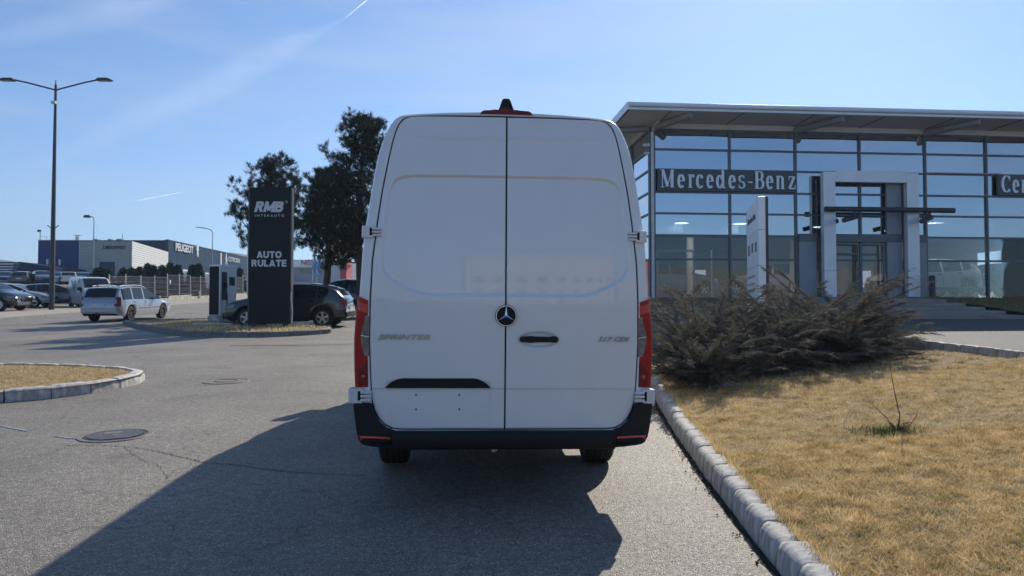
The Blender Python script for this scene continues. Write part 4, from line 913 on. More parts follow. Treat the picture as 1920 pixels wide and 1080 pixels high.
# entrance portal
pt_ = empty('portal'); pt_.parent = B0; pt_['label'] = 'pale aluminium entrance portal'
pxl = 6.58; pxr = 9.95; yf = -.55
for x in (pxl, pxr):
    for (z0, z1) in ((.05,1.05),(1.055,4.85)): MB().box(x, x+.48, yf, yf+.22, z0, z1).build('portal_column', 'alu', pt_, bevel=.006)
MB().box(pxl+.484, pxr-.004, yf+.01, yf+.22, 4.47, 4.91).build('portal_beam', 'alu', pt_, bevel=.006)
MB().box(pxl+.1, pxl+.4, yf+.222, -.09, .0, 4.7).build('porch_wall', 'alu_dark', pt_); MB().box(pxr+.08, pxr+.4, yf+.222, -.09, .0, 4.7).build('porch_wall', 'alu_dark', pt_)
MB().box(5.79, 6.49, -.13, -.07, .0, 2.2).build('wall_panel', 'alu_dark', pt_); MB().box(5.79, 6.48, -.15, -.07, 2.21, 2.5).build('wall_band', 'frame', pt_)
MB().box(pxr+.5, 11.0, -.13, -.07, .0, 2.2).build('wall_panel', 'alu_dark', pt_); MB().box(pxr+.5, 11.0, -.15, -.07, 2.21, 2.5).build('wall_band', 'frame', pt_)
MB().tube([(pxl-.06, yf-.22, 3.38), (pxr+1.75, yf-.22, 3.38)], .1, 14).build('canopy_tube', 'darksteel', pt_, smooth=True)
for x in (pxl+.25, pxr-.1):
    MB().tube([(x, yf-1.0, 2.86), (x+1.0, yf+.2-.3, 3.12)], .095, 12).build('canopy_arm', 'darksteel', pt_, smooth=True)
    MB().tube([(x+.85, yf-.22, 3.05), (x+.85, yf-.22, 3.3)], .05, 8).build('canopy_hanger', 'darksteel', pt_)
for (x0, x1) in ((pxl+.6, pxl+1.6), (pxl+1.64, pxl+2.64)):
    dd = MB().box(x0, x0+.06, -.2, -.14, .05, 2.15).box(x1-.06, x1, -.2, -.14, .05, 2.15).box(x0+.06, x1-.06, -.2, -.14, 2.07, 2.15).box(x0+.06, x1-.06, -.2, -.14, .05, .15).box(x0+.062, x1-.062, -.2, -.14, 1.70, 1.75).build('entrance_door', 'frame', pt_)
    MB().tube([(x1-.12, -.24, .9), (x1-.12, -.24, 1.4)], .015, 6).build('door_handle', 'steel', dd)
MB().box(pxl+.5, pxr, -.2, -.1, 2.2, 2.5).build('door_header', 'frame', pt_)
MB().box(pxr-.62, pxr-.01, -.2, -.1, .05, 2.19).build('porch_panel', 'alu_dark', pt_)
MB().box(pxr-.62, pxr-.01, -.2, -.1, 2.51, 4.7).build('porch_panel', 'alu_dark', pt_)
bn = MB().lathe([(0,.11),(.8,.11),(.82,.09),(.82,.001)], 16, 'z'); bn = bn.build('ash_bin', 'darksteel', smooth=True); bn.location = (5.31+(pxr+.62)*.996+.1, 28+.9-1.0, 1.05); tag(bn, 'slim dark waste bin at the right foot of the entrance portal', 'bin', upright=True)
# entrance steps
stp = empty('entrance_steps', (0,0,0)); tag(stp, 'wide stone steps rising to the showroom entrance', 'steps')
for k in range(5):
    MB().box(8.6+.33*k, 15.2-.33*k, 21.7+.45*k, 27.6, .5+.11*k+(.001 if k else 0), .5+.11*(k+1)-.002).build('step', 'kerb' , stp, bevel=.008)
for kch in stp.children: kch.data.materials[0] = M['paving']
# cars inside
ins = B0.matrix_world
def inb(x, y): 
    a = radians(5); return (5.31 + x*cos(a) - y*sin(a), 28 + x*sin(a) + y*cos(a), 1.0)
for (lx, ly, m_, rz_, lb, kk) in ((12.2, 1.9, 'paint_white', 95, 'white crossover on show behind the glass right of the entrance', SUV), (16.3, 3.2, 'paint_black', 100, 'black car on show behind the glass at the right edge', HATCH), (1.9, 4.0, 'paint_bluegrey', -82, 'grey-blue car on show behind the glass next to the van', HATCH), (6.9, 5.2, 'paint_palesilver', 60, 'silver car inside the showroom behind the entrance doors', HATCH)):
    z_ = inb(lx, ly); z_ = (z_[0], z_[1], z_[2] + .0)
    c_ = car('showroom_car', lb, 'car', z_, radians(rz_+5), mat=M[m_], **kk); UPRIGHT.add(c_)
# totem sign on the forecourt
tt = empty('totem_sign', (5.6, 16.6, .5)); tag(tt, 'tall pale grey totem sign with small lettering behind the junipers', 'sign', upright=True)
A_ = Vector((PX(1424, 16.0)-5.6, 16.0-16.6)); Bv = Vector((PX(1402, 18.2)-5.6, 18.2-16.6))
dv = (Bv-A_); ln = dv.length; dv.normalize(); nv_ = Vector((dv.y, -dv.x))
def tot(u0, u1, w0, w1, z0, z1, name, mat, par=tt, bevel=0):
    c = [A_+dv*u0+nv_*w0, A_+dv*u1+nv_*w0, A_+dv*u1+nv_*w1, A_+dv*u0+nv_*w1]
    return MB().add([(p.x, p.y, z) for z in (z0, z1) for p in c], [(0,3,2,1),(4,5,6,7),(0,1,5,4),(1,2,6,5),(2,3,7,6),(3,0,4,7)]).build(name, mat, par, bevel=bevel)
for (z0, z1) in ((0,.62),(.625,1.42),(1.425,2.2),(2.205,2.93)): tot(0, ln, 0, .15, z0, z1, 'totem_panel', 'alu', bevel=.006)
tot(.01, ln-.01, .152, .21, 0, 2.92, 'totem_back', 'darksteel'); tot(ln+.002, ln+.06, 0, .2, 0, 2.9, 'totem_edge', 'darksteel')
ang = atan2(-dv.y, -dv.x)
mt = lambda u, z: TR(((A_+dv*u).x, (A_+dv*u).y, z)) @ RZ(ang)
nn = -nv_
mt = lambda u, z: TR(((A_+dv*u - nv_*.004).x, (A_+dv*u - nv_*.004).y, z)) @ RZ(ang)
text('Mercedes-Benz', .16, 'lettering', 'darksteel', tt, mt(ln*.55, 2.5), width=1.5, extrude=.004)
for k, u in enumerate((.8, .5, .2)): tot(ln*u-.12, ln*u+.12, -.006, -.001, 1.75+(.03 if k == 1 else 0), 2.0-(.03 if k == 2 else 0), 'emblem', 'darksteel')
for k in range(4): tot(ln*.3, ln*.92, -.006, -.001, 1.2-k*.17, 1.245-k*.17, 'lettering_line', 'alu_dark')

# ================================================================= PYLON AND CHARGER
py = empty('advertising_pylon', (PX(506.5, 24), 24, .13), radians(2)); tag(py, 'tall black advertising pylon with white lettering on the middle island', 'sign', upright=True)
MB().box(-.66, .66, -.12, .12, .12, 4.56).build('panel', 'pylon', py, bevel=.01)
MB().box(.662, .70, -.125, .125, .1, 4.56).build('edge_profile', 'pylon_edge', py); MB().box(-.70, -.662, -.125, .125, .1, 4.56).build('edge_profile', 'pylon_edge', py)
for x in (-.52, .5): MB().box(x-.07, x+.07, -.15, .15, -.12, .12).tube([(x, -.1, .02), (x, -.1, .16)], .03, 8).build('foot', 'bark' if x > 0 else 'darksteel', py, bevel=.01)
MB().tube([(.72,-.13,.1),(.76,-.16,.5),(.70,-.14,.95),(.71,-.13,1.15)], .018, 6).build('cable', 'polewht', py)
def block_glyph(ch, t=29):
    def arc(cx, cy, rx, ry, a0, a1, n=14): return [(cx+rx*cos(radians(a0+(a1-a0)*i/n)), cy+ry*sin(radians(a0+(a1-a0)*i/n))) for i in range(n+1)]
    v = [(t, 0), (t, 264)]; H = 264
    G = {'R': ([v, [(t, H-t), (110, H-t)] + arc(112, 185, 44, 50, 85, -85) + [(110, 135), (t, 135)], [(100, 140), (172, 0)]], 205),
         'M': ([v, [(t+4, H-8), (127, 40)], [(127, 40), (221, H-8)], [(225, 0), (225, H)]], 254),
         'B': ([v, [(t, H-t), (112, H-t)] + arc(114, 193, 42, 42, 85, -85) + [(112, 144), (t, 144)], [(112, 140), (124, 138)] + arc(122, 84, 50, 55, 80, -85) + [(118, t), (t, t)]], 202),
         'A': ([[(28, 0), (112, H)], [(112, H), (196, 0)], [(62, 72), (162, 72)]], 224), 'U': ([[(t, H), (t, 100)] + arc(105, 100, 76, 72, 180, 360) + [(181, 100), (181, H)]], 210),
         'T': ([[(0, H-t), (196, H-t)], [(98, 0), (98, H-t)]], 196), 'O': ([arc(118, 132, 88, 104, 90, 450, 28)], 236), 'L': ([v, [(t, t), (160, t)]], 165),
         'E': ([v, [(t, H-t), (168, H-t)], [(t, 134), (158, 134)], [(t, t), (172, t)]], 178)}
    return G[ch]
def block_word(word, width, height, x0, z0, y, parent, shear=0, t=29, gap=22, mat='print_white'):
    adv = [block_glyph(c, t)[1] for c in word]; tot_ = sum(adv) + gap*(len(word)-1); sx, sz = width/tot_, height/264; x = 0
    for c, a_ in zip(word, adv):
        b = MB()
        for si, P in enumerate(block_glyph(c, t)[0]):
            n = len(P); Lp, Rp = [], []
            for i in range(n):
                p, q = P[max(0, i-1)], P[min(n-1, i+1)]; dx, dy = q[0]-p[0], q[1]-p[1]; l = sqrt(dx*dx+dy*dy) or 1; Lp.append((P[i][0]-dy/l*t, P[i][1]+dx/l*t)); Rp.append((P[i][0]+dy/l*t, P[i][1]-dx/l*t))
            V = [(x0 + (x+p[0]+shear*p[1])*sx, y+dd, z0 + min(264, max(0, p[1]))*sz) for dd in (-.005-.0012*si, 0) for p in Lp+Rp]; m2 = 2*n; Fx = []
            for i in range(n-1): Fx += [(i, i+1, n+i+1, n+i), (m2+i, m2+n+i, m2+n+i+1, m2+i+1), (i, m2+i, m2+i+1, i+1), (n+i, n+i+1, m2+n+i+1, m2+n+i)]
            Fx += [(0, n, m2+n, m2), (n-1, m2+n-1, m2+2*n-1, 2*n-1)]; b.add(V, Fx)
        b.build('letter', mat, parent); x += a_ + gap
block_word('RMB', .90, .35, -.52, 3.75, -.121, py, shear=.25, t=34, gap=10)
text('INTERAUTO', .075, 'lettering', 'print_white', py, TR((-.02,-.121,3.60)), width=.94, extrude=.004, spacing=1.6, bold=.01)
text('®', .08, 'lettering', 'print_white', py, TR((.52,-.121,4.05)), extrude=.004)
block_word('AUTO', .80, .225, -.42, 2.25, -.121, py, t=32)
block_word('RULATE', 1.13, .225, -.585, 1.97, -.121, py, t=32)
ch = empty('charging_station', (PX(417, 27.9), 27.9, .13), radians(-24)); tag(ch, 'grey electric car charging cabinet with black front beside the dark crossover', 'charger', upright=True)
MB().box(-.27, .27, -.42, .42, .22, 2.12).build('cabinet', 'alu', ch, bevel=.025); MB().box(-.3, .3, -.45, .45, 0, .215).build('plinth', 'kerb', ch, bevel=.01)
MB().box(-.235, .235, -.435, -.421, .25, 2.06).build('front_panel', 'pylon', ch, bevel=.004)
MB().box(.271, .285, .05, .32, 1.35, 1.68).build('screen', 'carglass', ch); MB().box(.271, .29, -.32, -.08, .8, 1.85).build('holster_recess', 'darksteel', ch)
MB().box(.29, .40, -.25, -.16, 1.25, 1.45).build('charging_plug', 'black_plastic', ch, bevel=.02)
MB().tube([(.36,-.2,1.3),(.42,-.2,.9),(.38,-.15,.45),(.34,-.05,.35),(.30,0,.6)], .022, 8).build('charging_cable', 'rubber', ch, smooth=True)

# ================================================================= LAMP POSTS
def lamp_post(x, y, h, label, style, z=0):
    r = empty('street_lamp', (x, y, z)); tag(r, label, 'street lamp', upright=True)
    MB().tube([(0,0,0),(0,0,h*.5),(0,0,h)], [.1*h/9, .075*h/9, .045*h/9], 12).build('pole', 'darksteel' if style == 2 else 'steel', r, smooth=True)
    MB().box(-.2, .2, -.2, .2, 0, .04).build('base_plate', 'steel', r)
    if style == 2:
        for s in (-1, 1):
            MB().tube([(0,0,h-.3),(s*1.6,0,h+.12),(s*2.35,0,h+.28)], .045, 8).build('arm', 'darksteel', r, smooth=True)
            hd = MB().prism([(s*2.25,h+.24),(s*2.4,h+.36),(s*2.9,h+.36),(s*3.15,h+.26),(s*3.1,h+.22),(s*2.4,h+.2)], -.16, .16).build('lamp_head', 'darksteel', r, bevel=.02)
            MB().box(min(s*2.45,s*3.0), max(s*2.45,s*3.0), -.12, .12, h+.195, h+.212).build('lamp_lens', 'clearlens', hd)
        MB().tube([(0,0,h-.01),(0,0,h+.25)], .03, 6).build('finial', 'darksteel', r)
        MB().box(-.14, .1, -.2, -.06, h-1.1, h-.95).build('sensor_box', 'polewht', r)
        for s in (-1, 1): MB().tube([(0,0,4.55),(s*.32,0,4.8)], .025, 6).build('banner_hook', 'darksteel', r)
    elif style == 1:
        MB().tube([(0,0,h-.02),(-.1,0,h+.25),(-.5,0,h+.35)], .035, 8).build('arm', 'darksteel', r, smooth=True)
        MB().prism([(-.3,h+.3),(-.45,h+.45),(-.9,h+.42),(-1.0,h+.2),(-.4,h+.18)], -.15, .15).build('lamp_head', 'darksteel', r, bevel=.04)
    elif style == 3:
        MB().tube([(0,0,h-.02),(-.12,0,h+.2),(-.5,0,h+.35),(-.8,0,h+.38)], .035, 8).build('arm', 'darksteel', r, smooth=True)
        MB().prism([(-.7,h+.34),(-.75,h+.43),(-1.5,h+.5),(-1.52,h+.46)], -.12, .12).build('lamp_head', 'darksteel', r, bevel=.01)
    return r
lamp_post(PX(96.5, 40.6), 40.6, 12.65, 'tall double-armed street lamp on the left pavement', 2)
lamp_post(PX(174, 70), 70, 6.9, 'slender single lamp post in front of the grey ribbed hall', 1, .8)
lamp_post(PX(397, 66), 66, 6.1, 'single-armed street lamp rising behind the charging station', 3, .1)
r = empty('flagpole', (PX(463.5, 84), 84, .3)); tag(r, 'thin pale flagpole left of the black pylon', 'pole', upright=True); MB().tube([(0,0,0),(0,0,7.7)], [.07,.04], 8).build('pole', 'polewht', r); MB().tube([(0,0,7.7),(0,0,7.8)], .07, 8).build('pole_cap', 'polewht', r)
# slim white marker rod beside the lamp
# ================================================================= FENCE
fn = empty('mesh_fence', (0,0,0)); tag(fn, 'stepped grey wire mesh fence on a low stone wall along the far pavement', 'fence')
ws = MB()
pan = MB()
for k in range(13): pan.tube([(0,0,.1+1.7*k/12),(0,2.4,.1+1.7*k/12)], .013 if k % 3 == 0 else .006, 3, False)
for k in range(41): pan.tube([(0,.0+k*.06,.05),(0,.0+k*.06,1.85)], .0045, 3, False)
pan_me = pan.mesh('fence_panel', 'steel', fix=False); post_me = MB().box(-.03, .03, -.03, .03, 0, 2.0).mesh('fence_post', 'polewht')
y = 50.5; i = 0
def fxl(y): return -30.2 - (y-50)*.03
while y < 112:
    z = .05 + (y-50)*.009 + .18*((i//2) % 2) + (.12 if y > 58 else 0)
    a = atan2(.03, 1)
    link('fence_post', post_me, fn, 0, TR((fxl(y), y, z)) @ RZ(a)); link('fence_panel', pan_me, fn, 0, TR((fxl(y), y+.05, z+.05)) @ RZ(a))
    if y > 57.5:
        MB().box(-.12, .12, 0, 2.495, 0, z+.02).build('wall_section', 'stonewall', fn).matrix_local = TR((fxl(y), y, 0)) @ RZ(a)
    y += 2.5; i += 1
MB().box(-.1, .1, -.1, .1, 0, 0.85).build('wall_pillar', 'stonewall', fn).location = (fxl(72)+.1, 72.3, 0)
MB().box(-.005, .005, -.12, .12, 1.3, 1.6).build('small_notice', 'print_white', fn).location = (fxl(66)+.04, 66, .3)

# ================================================================= FAR BUILDINGS
def ribbed(w, h, d, pitch=.28):
    """ribbed cladding in the x/z plane, facing -y"""
    P = []; z = 0
    while z < h-.001:
        z1 = min(h, z+pitch); P += [(0, z), (-.05, z+(z1-z)*.2), (-.05, z+(z1-z)*.7), (0, z1-.001)]; z = z1
    b = MB(); b.grid([[(x, a, zz) for x in (0, w)] for a, zz in P]); return b
hall = empty('grey_hall', (PX(148, 118), 118, 1.2)); tag(hall, 'pale grey ribbed metal hall with dark shutter and dark lettering', 'building', upright=True)
wB = PX(243, 118)-PX(148, 118); hB = PZ(451, 118)-1.2
ribbed(wB, hB, 0).build('front_cladding', 'ribwall', hall)
sd = Vector((PX(314, 141)-PX(243, 118), 141-118)); sl = sd.length
o = ribbed(sl, hB, 0, .36).build('side_cladding', 'ribwall_lit', hall); o.matrix_local = TR((wB+.02, 0, 0)) @ RZ(atan2(sd.y, sd.x))
MB().box(wB-.03, wB+.3, -.08, .1, 0, hB).build('corner_trim', 'alu_dark', hall)
MB().add([(0,.1,hB-.02),(wB,.1,hB-.02),(wB+sd.x,sd.y,hB-.02),(sd.x,sd.y,hB-.02)], [(0,1,2,3)]).build('roof', 'alu_dark', hall)
x0, x1 = PX(187, 118)-PX(148, 118), PX(215, 118)-PX(148, 118)
MB().box(x0, x1, -.12, -.06, 0, PZ(491, 118)-1.2).build('roller_shutter', 'slate', hall)
text('S.IMALINVEST', .55, 'lettering', 'navy', hall, TR((PX(214, 118)-PX(148, 118), -.09, PZ(467, 118)-1.2)), width=3.7, extrude=.06, bold=.01)
o = MB().box(sl*.42, sl*.75, -.14, -.07, 0, PZ(497, 128)-1.2).build('side_door', 'darkwin', hall); o.matrix_local = TR((wB, 0, 0)) @ RZ(atan2(sd.y, sd.x))
MB().tube([(wB*.78, 1, hB), (wB*.78, 1, hB+1.2)], .05, 6).build('antenna', 'steel', hall)
for k, (a_, w_) in enumerate(((.15,.7),(.45,.5),(.62,.9))): MB().box(wB*a_, wB*a_+w_, 1.5, 2.4, hB, hB+.45).build('roof_unit', 'steel', hall)
MB().tube([(wB+.1,-.15,0),(wB+.1,-.15,hB)], .06, 8).build('downpipe', 'steel', hall); MB().tube([(0,-.1,hB),(wB,-.1,hB)], .07, 6).build('gutter', 'darksteel', hall)
bh = empty('blue_hall', (PX(70, 119), 119, 1.0)); tag(bh, 'deep blue flat-roofed hall left of the grey ribbed hall', 'building', upright=True)
wb = PX(147.5, 119)-PX(70, 119); hb = PZ(451, 119)-1.0
MB().box(0, wb, 0, 12, 0, hb).build('wall', 'bluewall', bh); MB().box(-.05, wb+.02, -.06, 12, hb, hb+.12).build('roof', 'alu_dark', bh)
MB().box(wb, wb+.3, -.1, .2, 0, hb+.05).build('corner_trim', 'polewht', bh)
for px in (88, 111): MB().box(PX(px-2, 119)-PX(70, 119), PX(px+2, 119)-PX(70, 119), -.05, -.01, PZ(497, 119)-1, PZ(486, 119)-1).build('window', 'whitewall', bh)
c_ = MB().tube([(wb*.68, 3, hb), (wb*.68, 3, hb+1.0)], .28, 12).build('chimney', 'polewht', bh); MB().box(wb*.68-.5, wb*.68+.5, 2.6, 3.4, hb+1.15, hb+1.2).build('chimney_cap', 'darksteel', c_)
fl = MB().tube([(.1,.3,hb),(.1,.3,hb+1.7)], .05, 6).box(-.25, .2, .1, .4, hb+1.45, hb+1.8).box(.1, 1.2, .3, .33, hb+.7, hb+.73).box(1.17, 1.2, .3, .33, hb, hb+.73).build('floodlight_mast', 'darksteel', bh)
pg = empty('slate_showroom', (PX(316, 142), 142, .6)); tag(pg, 'long showroom in shade-darkened slate blue with white lettering and lion emblem', 'building')
pd_ = Vector((PX(475, 245)-PX(316, 142), 245-142)); pl = pd_.length; hp = PZ(450.5, 142)-.6
A4 = RZ(atan2(pd_.y, pd_.x))
fp = link('facade', MB().box(0, pl, 0, .5, 0, hp).mesh('facade', 'slate'), pg, 0, A4)
for k in range(1, 16):
    link('panel_joint', MB().box(pl*k/16-.03, pl*k/16+.03, -.012, -.002, 0, hp).mesh('panel_joint', 'navy'), pg, 0, A4)
for z in (hp*.36, hp*.7): link('panel_joint', MB().box(0, pl, -.014, -.003, z-.03, z+.03).mesh('panel_joint', 'navy'), pg, 0, A4)
link('roof_trim', MB().box(-.1, pl, -.12, .6, hp, hp+.15).mesh('roof_trim', 'darksteel'), pg, 0, A4)
MB().prism([(-.02,-.02),(pd_.x-.02,pd_.y),(pd_.x-14,pd_.y),(-14,-.02)], 0, hp+.02, 'z').build('end_wall', 'navy', pg)
def pu(px): # distance along the facade for a pixel column
    k = (px-960)/1380; x0_, y0_ = PX(316, 142), 142; return (k*y0_-x0_)/(pd_.x/pl - k*pd_.y/pl)
def pz(px, py): 
    Y = 142 + pu(px)*pd_.y/pl; return PZ(py, Y)-.6
u0, u1 = pu(327), pu(360)
text('PEUGEOT', pz(330,463)-pz(330,473) if 0 else 1.6, 'lettering', 'print_white', pg, A4 @ TR(((u0+u1)/2, -.2, pz(345, 473))), width=u1-u0, extrude=.18, bold=.02)
u = pu(368); zc = pz(368, 471)
em_ = MB().prism([(u-.9,zc-1.1),(u-.5,zc-.2),(u-.8,zc+.2),(u-1.1,zc+.1),(u-1.0,zc+.9),(u-.1,zc+1.35),(u+.8,zc+1.1),(u+1.0,zc+.3),(u+.5,zc-.1),(u+.9,zc-.5),(u+.8,zc-1.3),(u+.35,zc-1.2),(u+.3,zc-.7),(u-.1,zc-.6),(u-.4,zc-1.2)], -.35, -.02)
link('lion_emblem', em_.mesh('lion_emblem', 'print_white'), pg, 0, A4)
link('white_pilaster', MB().box(pu(411.5), pu(413.5), -.3, -.02, 0, pz(412, 474)).mesh('white_pilaster', 'print_white'), pg, 0, A4)
u0, u1 = pu(427), pu(448)
text('CITROEN', 1.3, 'lettering', 'print_white', pg, A4 @ TR(((u0+u1)/2, -.2, pz(437, 491.5))), width=u1-u0, extrude=.15)
u = pu(422.5); zc = pz(422, 489)
for dz in (0, 1.3): link('chevron_emblem', MB().prism([(u-1.3,zc-.9+dz),(u,zc+.9+dz),(u+1.3,zc-.9+dz),(u+1.3,zc-1.4+dz),(u,zc-.1+dz),(u-1.3,zc-1.4+dz)], -.3, -.02).mesh('chevron_emblem', 'print_white'), pg, 0, A4)
for (a, b_, t_) in ((341,351,505),(384,391,511)):
    link('shop_window', MB().box(pu(a), pu(b_), -.1, -.015, 0, pz(a, t_)).mesh('shop_window', 'whitewall'), pg, 0, A4); link('window_pane', MB().box(pu(a)+.3, pu(b_)-.3, -.14, -.101, 0, pz(a, t_)-.3).mesh('window_pane', 'darkwin'), pg, 0, A4)
# low blue warehouse at the far left
lw = empty('navy_warehouse', (PX(10, 108), 108, 1.2)); tag(lw, 'low navy warehouse with pitched roof behind the parked cars at far left', 'building', upright=True)
w_ = PX(95, 108)-PX(10, 108); h_ = PZ(500, 108)-1.2
MB().prism([(0,0),(w_,0),(w_,h_),(w_*.28,h_+.75),(0,h_-.6)], 0, 9).build('wall', 'navy', lw)
aw = empty('striped_hall', (PX(-60, 104), 104, 1.2)); tag(aw, 'blue and white striped metal hall at the left edge of the frame', 'building', upright=True)
w_ = PX(30, 104)-PX(-60, 104); h_ = PZ(491, 104)-1.2
for k in range(9):
    z0 = h_*k/9; MB().prism([(0,z0),(w_-1.6*(1-k/9)-.05*k,z0),(w_-1.6*(1-(k+.5)/9),z0+h_/18),(0,z0+h_/18)], 0, 1).build('pale_stripe', 'whitewall', aw); MB().prism([(0,z0+h_/18),(w_-1.6*(1-(k+.5)/9),z0+h_/18),(w_-1.6*(1-(k+1)/9),z0+h_/9),(0,z0+h_/9)], .04, 1).build('blue_stripe', 'bluewall', aw)
# white showroom with red sign, behind the pines
nb = empty('white_showroom', (PX(545, 108), 108, .4)); tag(nb, 'white and grey showroom with red lettering seen between pylon and van', 'building', upright=True)
def nx(px): return PX(px, 108)-PX(545, 108)
def nzz(py): return PZ(py, 108)-.4
MB().box(0, nx(614), 0, 10, 0, nzz(500)).build('wall', 'alu_dark', nb); MB().box(-.1, nx(614)+.05, -.3, 10, nzz(500), nzz(487)).build('sign_band', 'alu', nb)
MB().box(-.1, nx(614), -.5, 0, nzz(502.5), nzz(500.5)).build('canopy_edge', 'whitewall', nb); MB().box(nx(562), nx(604), -.06, -.01, nzz(513), nzz(502.6)).build('window_band', 'darkwin', nb)
MB().prism([(nx(618),0),(nx(640),0),(nx(640),nzz(493)),(nx(618),nzz(485))], -.4, 6).build('side_block', 'whitewall', nb); MB().box(nx(619), nx(633), -.5, -.41, nzz(497), nzz(489)).build('red_panel', 'redsign', nb)
MB().box(nx(641), nx(652), -1, 3, 0, nzz(487)).build('red_tower', 'redsign', nb)
text('NISSAN', .75, 'lettering', 'redsign', nb, TR((nx(586), -.31, nzz(497))), width=nx(607)-nx(566), extrude=.08, bold=.015)
for i, px in enumerate((550.5,)): MB().tube([(nx(px), -3, 0), (nx(px), -3, nzz(489))], .12, 8).build('white_post', 'whitewall', nb)
for i, px in enumerate((589, 597)):
    f = empty('flag', (PX(px, 95), 95, .3)); tag(f, 'hanging blue and white flag, %s of the pair behind the pines' % ('left' if i == 0 else 'right'), 'flag', upright=True)
    G = [[(.35*sin(k*.9+t*2)*.3 + t*.45 - .2, .12*sin(t*9+k), z) for t in np.linspace(0, 1, 7)] for k, z in enumerate(np.linspace(PZ(516, 95)-.3, PZ(478, 95)-.3, 12))]
    MB().grid(G).build('cloth', 'blueflag', f, smooth=True, fix=False); MB().tube([(-.22, 0, 0), (-.22, 0, PZ(477, 95)-.3)], .04, 6).build('flagpole', 'polewht', f)
# office block behind the photographer: mirrored in the van's doors and the showroom glass
ob = empty('office_block', (8, -62, -1)); tag(ob, 'beige office block with rows of windows across the road, mirrored in the glass', 'building', upright=True)
MB().box(-6, 22, -12, 0, 0, 13.5).build('wall', 'beige', ob); MB().box(-6.3, 22.3, -12.3, .3, 13.5, 14.0).build('roof', 'whitewall', ob)
wm = MB().box(-.7, .7, 0, .05, 0, 1.3).mesh('window', 'darkwin')
for i in range(9):
    for k in range(3): link('window', wm, ob, 0, TR((-4.2+i*3.05, .02, 2.2+k*3.1)))
o2 = empty('unseen_store', (-70, -75, -2)); tag(o2, 'unseen tall store added behind the camera to cut sky light', 'building', upright=True); MB().box(0, 60, -10, 0, 0, 13).build('wall', 'ribwall', o2); MB().box(2, 55, 0, .05, 2, 4).build('window_band', 'darkwin', o2)  # unseen store, added tall to cut sky light on the van
o2 = empty('unseen_store', (36, -70, -2)); tag(o2, 'second unseen tall store added behind the camera to cut sky light, far right', 'building', upright=True); MB().box(0, 60, -10, 0, 0, 13).build('wall', 'ribwall', o2); MB().box(2, 55, 0, .05, 2, 4.5).build('window_band', 'darkwin', o2)  # another unseen block, added to screen the bright horizon behind the camera

# ================================================================= HILLS
def ridge(name, y, xs, tops, depth, mat='hill'):
    G = []
    X = np.linspace(xs[0], xs[-1], 160)
    for k in range(14):
        t = k/13; row = []
        for x in X:
            h = interp(x, xs, tops); row.append((x, y + depth*t, (h*(sin(t*pi/2)**.8) + (2.2*sin(x*.013+k*.5)+1.4*sin(x*.031+k)+1.0*sin(x*.11+k)-4)*t*(1 if h > 8 else 0))))
        G.append(row)
    o = MB().grid(G).build(name, mat, smooth=True, fix=False); tag(o, kind='structure')
Yh = 1000
def hx(px): return PX(px, Yh)
def hz(py): return PZ(py, Yh)
ridge('hill', Yh-260, [hx(-500), hx(-100), hx(0), hx(70), hx(160), hx(300), hx(400), hx(440), hx(480), hx(560), hx(660), hx(760), hx(900), hx(1400), hx(2200)],
      [62, hz(476), hz(479), hz(487), hz(492), hz(486), hz(476), hz(473), hz(478), hz(487), hz(486), hz(496), hz(505), 25, 15], 260)

